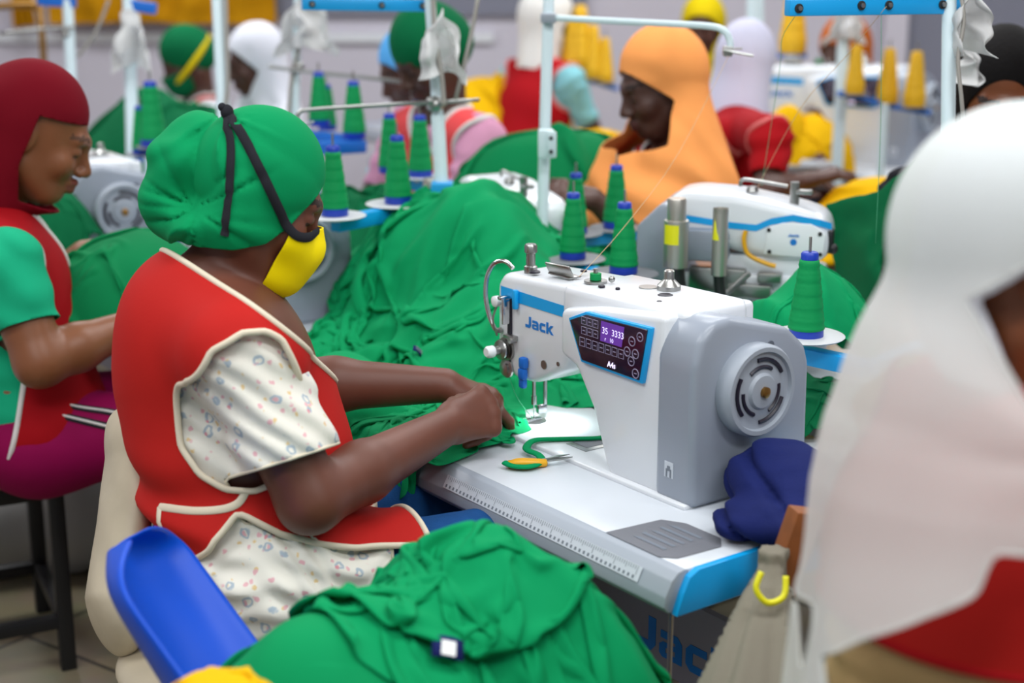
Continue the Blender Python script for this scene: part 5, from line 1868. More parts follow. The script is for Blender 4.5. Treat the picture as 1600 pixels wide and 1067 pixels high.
# centre stand with four spools on dark discs
pb = at(843, 405, 3.54); pt = at(861, -120, 3.56)
t = thing('thread_stand', 'slim white thread stand with long bent arm, between green heap and orange hijab', 'thread stand', (pb.x, pb.y, TZ))
stand_pole(t, (pb.x, pb.y, TZ), pt, .0135)
q = at(853, 226, 3.52); bar(t, 'clamp_plate', q + Vector((0, 0, -.03)), q + Vector((0.0, 0, .035)), .036, .03, 'paint_white', .004)
b = MB(); b.box(at(862, 226, 3.50), (.022, .008, .06), .003); cp_ = b.build('clamp_plate', 'paint_white', t, world=True)
for yy in (216, 237):
    b = MB(); b.lathe([(.005, 0), (.004, .004)], at(861, yy, 3.493), TOW(at(861, yy, 3.49)), 10); b.build('bolt', 'rubber', cp_, world=True)
b = MB(); b.box(at(857, 28, 3.54), (.036, .036, .022), .004); b.build('arm_clamp', 'edge_grey', t, world=True)
A0 = at(868, 28, 3.53)
b = MB(); b.tube([A0, at(960, 33, 3.45), at(1060, 38, 3.36), at(1108, 41, 3.32), at(1130, 47, 3.30), at(1140, 62, 3.30), at(1141, 78, 3.30)], .0075, 12, sm=6)
b.build('thread_arm', 'paint_white', t, world=True, smooth=180)
b = MB(); b.box(at(1137, 80, 3.30), (.020, .02, .022), .003); b.tube([at(1130, 78, 3.29), at(1155, 83, 3.28), at(1177, 87, 3.28)], .003, 8); b.tube([at(1140, 76, 3.29), at(1160, 76, 3.28)], .002, 8)
b.build('thread_clip', 'steel', t, world=True)
zq = at(843, 400, 3.54).z
b = MB(); b.box(Vector((pb.x, pb.y, zq - .01)), (.05, .05, .07), .005); b.build('base_block', 'jack_blue', t, world=True)
def atz(px, py, z):
    r = ray(px, py); k = (z - CAM_H) / r.z
    return Vector((r.x * k, r.y * k, z))
zD = .955
c1, c2, c3, c4 = atz(899, 364, zD), atz(895, 404, zD), atz(962, 356, zD), atz(974, 427, zD)
bar(t, 'base_bar', Vector((pb.x, pb.y, zD - .02)), c2 + (c4 - c2) * .0 + Vector((0, 0, -.02)), .03, .03, 'jack_blue')
bar(t, 'base_bar', c2 + Vector((0, 0, -.02)), c4 + (c4 - c2) * .6 + Vector((0, 0, -.02)), .03, .03, 'jack_blue')
bar(t, 'base_bar', Vector((pb.x, pb.y, zD - .02)), c1 + Vector((0, 0, -.02)), .03, .03, 'jack_blue')
bar(t, 'base_bar', c1 + Vector((0, 0, -.02)), c3 + (c3 - c1) * .5 + Vector((0, 0, -.02)), .03, .03, 'jack_blue')
b = MB(); q = c4 + (c4 - c2) * .10 + Vector((0, -.0165, -.02)); b.box(q, (.03, .004, .02), .001); b.build('yellow_sticker', 'yellow_plastic', t, world=True)
b = MB(); q = c3 + (c3 - c1) * .2 + Vector((0, -.0165, -.02)); b.box(q, (.02, .004, .03), .001); b.build('yellow_sticker', 'yellow_plastic', t, world=True)
for i, (c, lb, rr) in enumerate(((c1, 'back left', .066), (c2, 'front left', .072), (c3, 'back right', .066), (c4, 'front right', .074))):
    disc(c, rr, 'disc_grey', 'dark grey spool disc, ' + lb + ' of the four on the centre stand')
for c, lb, k in ((c1, 'mostly hidden behind another, below the orange hijab hands', .92), (c2, 'just right of the white centre pole, nearest of the left pair', .93), (c3, 'standing against the orange hijab hem and red vest', .98), (c4, 'next to the grey overlock motor box', .96)):
    o = dup(sp0, c + Vector((0, 0, .001)), 1.0, 'green spool ' + lb); o.scale = (k,) * 3

# left stand with three spools, silver cross rod, leaning pole
pb = at(691, 310, 3.62); pt = at(664, -120, 3.62)
t = thing('thread_stand', 'leaning white thread stand with silver cross rod and cloth rag, over the green heap', 'thread stand', (pb.x, pb.y, TZ))
b = MB(); b.cyl((pb.x, pb.y, TZ), pb, .012); b.cyl(pb, at(684, 180, 3.62), .0165, n=16); b.cyl(at(684, 180, 3.62), pt, .0135, n=16)
b.build('pole', 'paint_white', t, world=True)
a, c = at(472, 6, 3.55), at(668, 9, 3.64)
tb = bar(t, 'top_bar', a, c, .028, .022, 'jack_blue')
nrm = Vector((-(c - a).y, (c - a).x, 0)).normalized(); nrm = -nrm if nrm.y > 0 else nrm
bolts(t, tb, [a + (c - a) * f + nrm * .011 for f in (.07, .62, .95)], nrm, .0075)
b = MB(); b.tube([at(466, 196, 3.45), at(464, 184, 3.45), at(470, 174, 3.45), at(490, 171, 3.46), at(600, 164, 3.54), at(748, 156, 3.66)], .0048, 10, sm=6)
b.build('cross_rod', 'steel', t, world=True, smooth=180)
b = MB(); b.ball(at(680, 163, 3.60), .022, 16, (1, 1, .9)); b.ball(at(672, 158, 3.58), .010, 10); b.ball(at(690, 160, 3.58), .010, 10); b.build('rod_joint', 'steel', t, world=True)
b = MB(); b.box(at(466, 200, 3.45), (.02, .016, .02), .004); b.tube([at(462, 204, 3.44), at(490, 190, 3.42)], .003, 8); b.build('thread_clip', 'edge_grey', t, world=True)
cable(t, [at(676, -20, 3.58), at(680, 60, 3.58), at(690, 120, 3.575), at(694, 165, 3.57)], .006)
cable(t, [at(748, -10, 3.60), at(735, 60, 3.60), at(712, 155, 3.60)], .005, 'cable_grey', 'strap_cord', 3)
zL = 1.035
d1, d2, d3, d4 = atz(523, 337, zL), atz(622, 318, zL), atz(657, 276, zL), atz(610, 270, zL)
bar(t, 'base_bar', d1 + (d1 - d2) * .0 + Vector((0.0, -.0, -.02)), d2 + (d2 - d1) * .85 + Vector((0, 0, -.02)), .034, .03, 'jack_blue')
bar(t, 'base_bar', d4 + Vector((0, 0, -.02)), d3 + (d3 - d4) * .6 + Vector((0, 0, -.02)), .034, .03, 'jack_blue')
b = MB(); b.box(Vector((pb.x, pb.y, pb.z)), (.05, .06, .08), .004); b.build('base_block', 'jack_blue', t, world=True)
bar(t, 'base_bar', d2 + (d2 - d1) * .8 + Vector((0, 0, -.02)), Vector((pb.x, pb.y, zL - .02)), .034, .03, 'jack_blue')
for c, r, lb in ((d1, .070, 'pale spool disc beside the yellow mask, left end of the blue bar'), (d2, .076, 'pale spool disc at the middle of the blue bar, above the green heap'), (d3, .058, 'pale spool disc under the rear spool by the leaning pole')):
    disc(c, r, 'disc_white', lb)
for c, k, lb in ((d1, 1.0, 'green thread spool touching the green headwrap, in front of the yellow mask wearer'), (d2, 1.02, 'green thread spool on the pale disc over the heap, foremost of its pair'), (d4, 1.0, 'green thread spool mostly hidden behind the foremost spool over the heap'), (d3, 1.02, 'green thread spool against the leaning white pole')):
    o = dup(sp0, c + Vector((0, 0, .001)), 2.0, lb); o.scale = (k,) * 3
tissue('white rag hanging from the leaning pole in front of the dark green headwrap', 690, 62, 3.58, .13, .15, 8)

# stands further back on the left
def far_stand(label, pxt, pxb, pyb, d, r, topbar=None, rod=None, blue=True, cab=None):
    p1, p0 = at(pxt, -60, d), at(pxb, pyb, d)
    t = thing('thread_stand', label, 'thread stand', (p0.x, p0.y, TZ))
    b = MB(); b.cyl((p0.x, p0.y, TZ), p0, r); b.cyl(p0, p1, r, n=14); b.build('pole', 'paint_white', t, world=True)
    if topbar:
        a, c = at(topbar[0], topbar[1], d), at(topbar[2], topbar[3], d)
        bar(t, 'top_bar', a, c, .035, .03, 'deep_blue')
    if rod:
        b = MB(); b.tube([at(x, y, d - .03) for x, y in rod], .006, 8, sm=4); b.build('cross_rod', 'steel', t, world=True, smooth=180)
        b = MB(); b.ball(at(rod[0][2] if len(rod[0]) > 2 else pxt, rod[0][1], d - .02), .015, 10); b.build('rod_joint', 'steel', t, world=True)
    if cab:
        cable(t, [at(x, y, d - .02) for x, y in cab], .006)
    return t
far_stand('white stand pole rising from behind the green headwrap of the masked woman', 338, 350, 200, 4.3, .018, None, None, cab=((352, -20), (354, 60), (356, 130), (352, 168)))
far_stand('white stand pole between maroon headscarf and wall, leftmost tall pole', 103, 116, 230, 5.2, .018, (60, 0, 118, 4), ((0, 52), (60, 46), (118, 42)), cab=((170, 0), (150, 50), (122, 88)))
far_stand('white stand pole with grey rag above the handwheel machine', 200, 207, 240, 4.9, .020, (196, 6, 244, 14))
tissue('grey-white rag over the stand pole above the left handwheel machine', 205, 58, 4.85, .16, .18, 21)
far_stand('white stand pole with grey cable left of the silver cross rod', 468, 458, 260, 4.6, .013, None, ((420, 104), (462, 110), (560, 120), (628, 128), (642, 136), (645, 156)), cab=((480, 10), (470, 60), (456, 120), (450, 190)))
tissue('white rag behind the left end of the blue bar, at top', 474, 28, 4.55, .19, .16, 25)
far_stand('white stand pole in front of the ochre headscarf', 1322, 1314, 145, 5.6, .022)
tissue('white rag at the top of the pole before the ochre headscarf', 1322, 26, 5.55, .18, .14, 31)
far_stand('white stand pole above the white hijab and red vest', 1180, 1180, 100, 5.9, .034)
tissue('cloth rag hanging behind the cream hijab stand, small and thin', 1512, 90, 3.2, .02, .1, 33)

spool(500, 196, 4.5, 'distant green spool left of a pair, behind the silver cross rod')
spool(512, 203, 4.75, 'distant green spool half hidden behind its neighbour, under the silver rod', None, .9)
spool(554, 216, 4.4, 'distant green spool alone to the right, under the silver cross rod', None, 1.05)
spool(222, 240, 4.5, 'green spool on the left machine top, front of the two beside the pole', None, .9)
spool(240, 228, 4.45, 'taller green spool behind the headwrap, right of the grey rag pole', None, 1.2)
t = thing('spool_rack', 'blue spool rack under the distant green spools left of the heap', 'rack', atz(510, 222, 1.0))
bar(t, 'base_bar', at(470, 213, 4.5), at(560, 222, 4.4), .035, .05, 'deep_blue'); bar(t, 'base_bar', at(500, 232, 4.3), at(565, 228, 4.4), .035, .05, 'deep_blue')
b = MB(); q = at(520, 230, 4.4); b.cyl((q.x, q.y, TZ), q, .02); b.build('post', 'paint_white', t, world=True)

yspool(1335, 146, 5.5, 'yellow spool in front of the ochre headscarf vest', None, 1.1)
yspool(1428, 166, 5.5, 'yellow spool nearest the blue-bar stand pole, right of the grey handwheel', None, 1.25)
for i, (x, y, k, lb) in enumerate(((893, 110, 1.2, 'yellow spool just right of the centre pole, in a background row'), (906, 105, 1.4, 'tall yellow spool second from the centre pole, in the background row'), (926, 122, 1.2, 'yellow spool third from the centre pole, in the background row'), (945, 128, 1.0, 'low yellow spool beside the orange forehead, end of the background row'))):
    yspool(x, y, 6.6, lb, None, k * 1.2)
yspool(1078 + 160, 82, 6.4, 'yellow spool between white hijab and grey pier, far back', None, 1.8)

# ------------------------------------------------------------------ overlock machine
def make_overlock(label, loc, rz):
    t = thing('overlock_machine', label, 'sewing machine', loc, rz)
    # x to the needle end, y away, z up
    b = MB(); b.box((.20, .09, .04), (.36, .20, .10), .012); b.box((.26, .09, .105), (.20, .17, .05), .012); base = b.build('base', 'white_enamel', t)
    b = MB(); b.prism([(-.01, -.01), (.085, -.01), (.09, .15), (.075, .235), (.045, .235), (-.005, .185)], -.03, .17, 'y', .008); b.build('motor_box', 'machine_grey', t)
    b = MB(); b.box((.135, -.0, .15), (.11, .06, .07), .012); b.build('link_cover', 'machine_grey', t)
    b = MB(); b.prism([(.055, .155), (.055, .248), (.10, .262), (.20, .258), (.34, .232), (.385, .215), (.398, .17), (.392, .125), (.30, .118), (.20, .135), (.15, .15)], -.005, .15, 'y', .022, 3)
    head = b.build('head', 'white_enamel', t, smooth=60)
    b = MB()
    pts = [(.08, .212), (.19, .200), (.245, .197), (.275, .212), (.32, .222), (.378, .214)]
    for (x0, z0), (x1, z1) in zip(pts[:-1], pts[1:]):
        b.add([(x0, -.0062, z0), (x1, -.0062, z1), (x1, -.0062, z1 - .014), (x0, -.0062, z0 - .014)], [(0, 1, 2, 3)])
    b.add([(.378, -.0062, .214), (.3985, .012, .205), (.3995, .012, .191), (.378, -.0062, .200)], [(0, 1, 2, 3)])
    b.build('stripe', 'jack_blue', head, smooth=0)
    b = MB(); b.prism([(.262, .135), (.385, .132), (.390, .185), (.36, .205), (.30, .205), (.268, .19)], -.0095, .0, 'y', .004); pl = b.build('cover_plate', 'white_plastic', t)
    b = MB(); logo(b, (.312, -.0102, .176), (1, 0, 0), (0, 0, 1), .006); b.lathe([(.007, 0), (.007, .0006)], (.324, -.0098, .165), (0, -1, 0), 14)
    b.build('lettering', 'logo_blue', pl, smooth=0)
    for x, z in ((.272, .188), (.275, .142), (.378, .185), (.380, .142)):
        b = MB(); b.lathe([(.0045, 0), (.0045, .002)], (x, -.0095, z), (0, -1, 0), 10); b.build('screw', 'rubber', pl)
    b = MB(); b.tube([(.225, -.014, .185), (.222, -.016, .165), (.232, -.016, .135), (.27, -.016, .118), (.29, -.014, .113)], .005, 8, sm=4); b.build('lever', 'yellow_plastic', t)
    b = MB(); b.tube([(.20, .05, .268), (.205, .05, .282), (.24, .05, .280), (.30, .05, .272)], .004, 8, sm=4); b.cyl((.315, .05, .235), (.315, .05, .282), .010); b.box((.335, .05, .262), (.035, .02, .01), .003); b.lathe([(.014, 0), (.010, .01)], (.225, .06, .257), (0, 0, 1), 14)
    b.build('thread_guides', 'steel', t)
    b = MB(); b.box((.395, .03, .165), (.016, .04, .05), .006); b.ball((.402, .02, .15), .012, 10); b.build('end_guide', 'black_metal', t)
    b = MB(); b.box((.17, -.02, .08), (.12, .03, .05), .005); b.box((.24, -.03, .06), (.09, .02, .03), .003); b.box((.28, -.02, .09), (.05, .03, .02), .003); b.cyl((.19, -.04, .05), (.24, -.04, .10), .006); b.cyl((.13, -.03, .02), (.13, -.03, .10), .004)
    b.build('looper_gear', 'steel', t)
    # thread suction cylinders, alloy with black elbows
    for x, y, r1, r2, z0, z1, zs, st in ((.092, -.09, .026, .020, .115, .255, .21, 'square'), (.185, -.10, .016, .016, .105, .235, .24, 'triangle')):
        b = MB(); b.lathe([(r1, z0), (r1, zs), (r1 * .98, zs + .003), (r2, zs + .004), (r2, z1), (r2 * .9, z1 + .004)], (x, y, 0), (0, 0, 1), 24)
        cy = b.build('suction_cylinder', 'alu', t, smooth=40)
        b = MB(); b.tube([(x, y, z0 + .005), (x + .005, y, z0 - .04), (x + .02, y - .01, z0 - .07), (x + .06, y - .01, z0 - .10), (x + .085, y - .01, z0 - .11)], r1 * .72, 10, sm=4); b.ball((x + .09, y - .01, z0 - .112), r1 * .8, 10)
        b.build('hose', 'black_metal', cy, smooth=180)
        b = MB()
        if st == 'square':
            for k in range(6):
                a0, a1 = -2.5 + k * .22, -2.5 + (k + 1) * .22
                q = [(x + (r1 + .0006) * cos(a), y + (r1 + .0006) * sin(a), z) for a, z in ((a0, .165), (a1, .165), (a1, .206), (a0, .206))]
                b.add(q, [(0, 1, 2, 3)])
        else:
            rr = r1 + .0006
            q = [(x + rr * cos(a), y + rr * sin(a), z) for a, z in ((-2.6, .18), (-1.5, .18), (-2.2, .225))]
            q2 = [(x + (rr + .001) * cos(a), y + (rr + .001) * sin(a), z) for a, z in ((-2.05, .18), (-2.1, .205))]
            b.add(q + q2, [(0, 3, 4, 2), (3, 1, 2, 4)])
        b.build('yellow_label', 'yellow_label', cy, smooth=0)
    MB().box((.2, .09, -.035), (.40, .24, .065), .006).build('stand_block', 'edge_grey', t)
    return t
q = at(1000, 490, 3.34)
ovl = make_overlock('white overlock machine with two metal suction cylinders and blue stripe', (q.x, q.y, .855), radians(-17))
ovl2 = dup(ovl, at(700, 330, 3.95), radians(-62), 'small white overlock head peeking out right of the leaning stand pole')
ovl2.location.z = .80
for o, yy in ((ovl, 0), (ovl2, 0)):
    pass
mach4 = dup(mach, Vector((at(1420, 255, 6.0).x, at(1420, 255, 6.0).y, TZ)), ROT + radians(22), 'distant sewing machine with dark panel, sewing yellow cloth at upper right')
mach4.scale = (1.3,) * 3
q = Vector((mach4.location.x, mach4.location.y, 0))
tb7 = dup(tbl2, q + Vector((.28, -.40, 0)), ROT + radians(22), 'distant white table under the machine sewing yellow cloth')
for o in (mach4,):
    for c in list(o.children):
        if c.type == 'LIGHT': c.location.z -= 0.0

# ------------------------------------------------------------------ small things on the main table
t = thing('thread_snips', 'yellow handled thread snips lying in a loop of green ribbon on the table', 'scissors', uv(.487, .068), ROT - .25)
b = MB(); b.tube([(.0, .015, .006), (.012, .004, .010), (.040, -.004, .009), (.060, -.004, .007)], .007, 8, sm=4); b.tube([(.0, .015, .006), (.018, .016, .009), (.040, .006, .009), (.060, .0, .007)], .006, 8, sm=4)
b.build('handle', 'yellow_plastic', t, smooth=180)
b = MB(); b.prism([(.045, -.008), (.085, -.010), (.110, -.004), (.085, .002), (.045, .001)], .010, .012, 'z'); b.prism([(.045, -.003), (.085, .006), (.108, .004), (.085, -.001)], .013, .0145, 'z')
b.build('blade', 'steel', t)
rb = [uv(*q) for q in ((.50, .30, .010), (.515, .26, .012), (.545, .215, .012), (.56, .17, .014), (.535, .135, .012), (.50, .135, .010), (.475, .12, .008), (.468, .09, .008), (.485, .07, .008), (.505, .065, .010))]
b = MB(); b.tube(rb, 0, 8, sm=1) if False else None
L = smooth_line(rb, 8); b.tube(L, 0, 8, flat=(.0075, .0035, (0, 0, 1)))
tag(b.build('ribbon', 'green_cloth', None, smooth=180), 'narrow green ribbon looping across the white table to the snips', 'ribbon')

# navy bundle at the right end of the table
nb = f_union([(f_ell(uv(.045, .265, .055), (.085, .12, .06), frame_of(ROT, 0)), 0), (f_ell(uv(-.015, .22, .035), (.08, .075, .045), frame_of(ROT + .5, 0)), .02), (f_ell(uv(.07, .30, .085), (.06, .08, .03), frame_of(ROT, .3)), .02), (f_ell(uv(.03, .165, .03), (.05, .06, .030), frame_of(ROT, 0)), .02)], .015)
nbf = lambda P: np.maximum(nb(P) + .016 * (1 - np.abs(vnoise(P[:, 0] + P[:, 2], P[:, 1] * .4 - P[:, 2], 61, 11)) * 2.2).clip(0, 1) ** 2 - .004 * vnoise(P[:, 0], P[:, 1] + P[:, 2], 62, 28), TZ + .003 - P[:, 2])
V, Q = net(nbf, *bounds([uv(.03, .25, .05)], .26), .006)
tag(mesh_obj('cloth_bundle', V, Q, 'navy', None, smooth=180), 'rolled navy blue cloth bundle on the table end behind the machine', 'bundle')
# grey sack tied to the table end

def sack(P):
    z = P[:, 2]; c0, c1 = A3(at(1204, 898, 2.14)), A3(at(1160, 1160, 1.98))
    tt = np.clip((c0[2] - z) / (c0[2] - c1[2]), -0.1, 1.2)
    cx, cy = c0[0] + (c1[0] - c0[0]) * tt, c0[1] + (c1[1] - c0[1]) * tt
    a = np.arctan2(P[:, 1] - cy, P[:, 0] - cx)
    r = .020 + .062 * np.clip(tt, 0, 1) ** .8 + (.007 * np.sin(a * 6 + 1.0) + .004 * np.sin(a * 11 + z * 9)) * (.4 + np.clip(tt, 0, 1))
    d = np.sqrt((P[:, 0] - cx) ** 2 + (P[:, 1] - cy) ** 2) - r
    return np.maximum(d * .8, np.maximum(z - c0[2] - .03, .30 - z))
V, Q = net(sack, *bounds([at(1196, 870, 2.14), at(1150, 1150, 1.98), Vector((.35, 2.0, .3))], .16), .007)
st = mesh_obj('cloth_sack', V, Q, 'sack_grey', None, smooth=180)
tag(st, 'gathered grey-beige cloth sack hanging off the right table end', 'sack')
b = MB(); c = at(1199, 906, 2.10); b.tube([c + Vector((-.012, -.02, .02)), c + Vector((-.020, -.03, .0)), c + Vector((-.005, -.035, -.018)), c + Vector((.018, -.028, -.012)), c + Vector((.022, -.015, .012))], .0045, 8, sm=5)
tag(b.build('tie_cord', 'yellow_label', None, smooth=180), 'yellow cord tying the neck of the grey-beige sack', 'cord')
b = MB(); b.box(at(1222, 905, 2.2), (.045, .03, .22), .004, Euler((0.1, .25, .4))); 
tag(b.build('wooden_slat', 'wood_brown', None), 'short brown wooden slat standing behind the sack', 'slat')

# ------------------------------------------------------------------ seats
# padded chair with torn cream cover
cc0, cc1 = at(205, 640, 2.62), at(120, 800, 2.55)
t = thing('office_chair', 'old padded chair with worn cream vinyl back behind the red vest', 'chair', (at(240, 900, 2.5).x, at(240, 900, 2.5).y, 0), radians(30))
bk = f_union([(f_cap(at(205, 715, 2.52), at(180, 935, 2.47), .085, .095, (np.array((cos(radians(30)), sin(radians(30)), 0)), .45)), 0), (f_cap(at(270, 700, 2.70), at(245, 930, 2.66), .085, .095, (np.array((cos(radians(30)), sin(radians(30)), 0)), .45)), .05)], .04)
bkf = lambda P: bk(P) - .006 * vnoise(P[:, 0] + P[:, 1], P[:, 2], 71, 10) - .003 * np.sin(P[:, 2] * 60 + 3 * P[:, 0] * 20) * vnoise(P[:, 0], P[:, 2], 72, 5)
skin_mesh('backrest', bkf, *bounds([at(205, 715, 2.52), at(180, 935, 2.47), at(270, 700, 2.70)], .2), .008, 'cream_vinyl', t)
sf_ = f_ell(Vector(g_pel) if False else Vector((MAIN.pel[0], MAIN.pel[1], .50)), (.235, .225, .055), frame_of(radians(30), 0))
skin_mesh('seat', lambda P: sf_(P), *bounds([(MAIN.pel[0], MAIN.pel[1], .5)], .28), .012, 'cream_vinyl', t)
b = MB(); px_, py_ = MAIN.pel[0], MAIN.pel[1]
b.cyl((px_, py_, .10), (px_, py_, .46), .028)
for k in range(5):
    a = k * 2 * pi / 5; b.cyl((px_, py_, .10), (px_ + .26 * cos(a), py_ + .26 * sin(a), .065), .018); b.ball((px_ + .26 * cos(a), py_ + .26 * sin(a), .03), .03, 10)
q = at(215, 930, 2.58); b.tube([(px_, py_, .45), (q.x, q.y, .47), q], .02, 8, sm=4)
b.build('pedestal', 'black_metal', t, world=True)

# blue plastic chair
def bl(px, py, d): return A3(at(px, py, d))
TL, TR_ = bl(138, 872, 1.92), bl(246, 803, 2.22)
BL_, BR_ = bl(470, 1330, 1.76), bl(470, 1110, 2.10)
t = thing('plastic_chair', 'bright blue moulded plastic chair, its back turned to the camera at lower left', 'chair', (float((BL_[0] + BR_[0]) / 2 + .15), float((BL_[1] + BR_[1]) / 2), 0))
nu, nv = 26, 30
s_, v_ = np.meshgrid(np.linspace(-1, 1, nu), np.linspace(0, 1, nv), indexing='ij')
base_l = TL + (BL_ - TL) * v_[..., None]; base_r = TR_ + (BR_ - TR_) * v_[..., None]
mid = (base_l + base_r) / 2; half = (base_r - base_l) / 2
nrm = np.cross(TR_ - TL, BL_ - TL); nrm /= np.linalg.norm(nrm)
if nrm[0] > 0: nrm = -nrm
cor = np.sqrt(np.clip(1 - (1 - np.clip(v_ / .22, 0, 1)) ** 2.2, .02, 1)) * .9 + .1                       # rounded upper corners
X = mid + half * (s_ * cor)[..., None] + nrm * ((.085 * (1 - s_ ** 2) * (.5 + .5 * v_))[..., None]) + (BL_ - TL)[None, None] * (.035 * (s_ ** 4) * np.exp(-v_ / .2))[..., None]
X = X + nrm * (-.010 * np.exp(-((1 - np.abs(s_)) / .10) ** 2) - .012 * np.exp(-(v_ / .06) ** 2))[..., None]
bk_ = cloth_mesh('backrest', X, 'chair_blue', t, thick=.008)
ctr = (BL_ + BR_) / 2
sd_ = np.array((1, -.12, 0)); sl_ = np.array((.12, 1, 0))
sc_ = np.array((ctr[0] + .17, ctr[1] + .02, .445))
b = MB(); b.box(sc_, (.44, .44, .022), .010, Euler((0, 0, -.12)), 3); b.build('seat', 'chair_blue', t, world=True)
for i in (-1, 1):
    for j in (-1, 1):
        p = sc_ + sd_ * .19 * i + sl_ * .19 * j
        b = MB(); b.cyl(p, (p[0] + .03 * i, p[1] + .03 * j, 0.0), .022, .017); b.build('leg', 'chair_blue', t, world=True)

# bench at far left with white laminate top, black steel frame
e0, e1 = at(-80, 778, 3.02), at(135, 728, 3.18)
zt = .50
B0, B1 = atz(-160, 762, zt), atz(128, 722, zt)
ex = (B1 - B0).normalized(); ey = Vector((-ex.y, ex.x, 0))
rzb = atan2(ex.y, ex.x)
t = thing('bench', 'low bench with pale top and black steel frame under the maroon headscarf woman', 'bench', (B1.x, B1.y, 0), rzb)
MB().box((-.45, .20, zt - .008), (.90, .40, .016), .002).build('seat', 'laminate', t)
MB().box((-.45, -.002, zt - .018), (.90, .006, .034), .001).build('plywood_edge', 'plywood', t)
MB().box((-.45, .20, zt - .028), (.895, .395, .022), .001).build('under_board', 'plywood', t)
for y in (.025, .375):
    for x in (-.06, -.84):
        MB().box((x, y, (zt - .04) / 2), (.035, .035, zt - .04), .003).build('leg', 'black_metal', t)
    MB().box((-.45, y, zt - .06), (.80, .03, .04), .003).build('rail', 'black_metal', t)
    MB().box((-.45, y, .12), (.80, .03, .03), .003).build('rail', 'black_metal', t)
for x in (-.06, -.84):
    MB().box((x, .2, .12), (.03, .34, .03), .003).build('rail', 'black_metal', t)
q = atz(70, 960, .0)
sk = f_union([(f_ell(Vector((q.x - .0, q.y + .35, .20)), (.22, .17, .24)), 0), (f_ell(Vector((q.x - .25, q.y + .30, .15)), (.20, .16, .19)), .05)], .05)
V, Q = net(lambda P: np.maximum(sk(P) - .02 * vnoise(P[:, 0] * 1.3 + P[:, 1], P[:, 2], 81, 7), .004 - P[:, 2]), *bounds([(q.x, q.y + .35, .2), (q.x - .25, q.y + .3, .2)], .34), .012)
tag(mesh_obj('sack', V, Q, 'sack_white', None, smooth=180), 'big white sack on the floor behind the bench legs', 'sack')

# ------------------------------------------------------------------ gold cloth hung along the back wall
def hung(label, px0, px1, pyb, d, m, seed):
    p0, p1 = at(px0, pyb, d), at(px1, pyb, d)
    s, v = np.meshgrid(np.linspace(0, 1, 90), np.linspace(0, 1, 16), indexing='ij')
    top = p0.z + .55
    X = np.stack([p0.x + (p1.x - p0.x) * s, p0.y + (p1.y - p0.y) * s + .03 * np.sin(s * 26 + 2 * vnoise(s, v, seed, 4)) + .02 * vnoise(s, v, seed + 1, 9), top + (p0.z - top) * v + .01 * vnoise(s, v, seed + 2, 6)], -1)
    return tag(cloth_mesh('hanging_cloth', X, m), label, 'cloth')
hung('wide gold cloth hung along the back wall at upper left', 76, 430, 38, 8.15, 'gold_cloth', 91)
hung('short piece of gold cloth on the wall at the top left corner', 18, 55, 42, 8.15, 'gold_cloth', 95)

# loose sewing threads
def thread_line(label, pts, m='thread_line', r=.0006):
    b = MB(); b.tube(pts, r, 5, sm=4)
    return tag(b.build('sewing_thread', m, None, smooth=180), label, 'thread')
thread_line('green thread from the blue top bar eyelet down past the white hijab', [at(1242, 26, 2.78), at(1222, 60, 2.9), at(1218, 110, 3.1), at(1190, 290, 3.3)])
thread_line('pale thread crossing in front of the ochre headscarf to the overlock', [at(1385, 10, 2.82), at(1320, 90, 3.0), at(1250, 170, 3.1), at(1180, 300, 3.3)], 'thread_line_pale')
thread_line('pale thread slanting across the orange hijab to the machine top plate', [at(1141, 82, 3.30), at(1060, 240, 3.1), at(975, 355, 2.9), at(905, 432, 2.66)], 'thread_line_pale')
thread_line('green thread hanging in front of the blue-bar pole', [at(1377, 20, 2.85), at(1376, 200, 2.9), at(1368, 380, 2.95)])
thread_line('green thread from the needle to the tension disc', [uv(.700, .205, .145), uv(.690, .225, .06), uv(.668, .252, .010)], 'thread_line')

# racks that carry the far spools
def rack(label, pts, m='deep_blue'):
    c = sum(pts, Vector()) / len(pts)
    t = thing('spool_rack', label, 'rack', (c.x, c.y, 0))
    a, z = min(pts, key=lambda q: q.x), max(pts, key=lambda q: q.x)
    e = (z - a).normalized() * .06 if (z - a).length > .01 else Vector((.06, 0, 0))
    n = max(2, len(pts))
    L = sorted(pts, key=lambda q: q.x)
    L = [L[0] - e] + L + [L[-1] + e]
    b = MB(); b.tube([q - Vector((0, 0, .012)) for q in L], .011, 8); b.build('shelf_bar', m, t, world=True)
    for i, q in enumerate(pts):
        b = MB(); b.lathe([(.05, -.004), (.052, -.001), (.05, 0)], q, (0, 0, 1), 20); b.build('tray', 'disc_grey', t, world=True)
    mm = min(L, key=lambda q: q.z)
    b = MB(); b.cyl((c.x, c.y, 0), (c.x, c.y, c.z - .012), .014); b.build('post', 'paint_white', t, world=True)
    return t
rack('spool rack under the yellow spools beside the orange forehead, far back', [at(893, 110, 6.6), at(906, 105, 6.6), at(926, 122, 6.6), at(945, 128, 6.6)])
rack('spool rack under the yellow spools by the ochre headscarf', [at(1335, 146, 5.5), at(1386, 160, 5.6), at(1428, 166, 5.5)])
rack('spool rack under the two green spools on the left, behind the headwrap', [at(222, 240, 4.5), at(240, 228, 4.45)])
rack('spool rack under the yellow spool between white hijab and pier', [at(1238, 82, 6.4)])
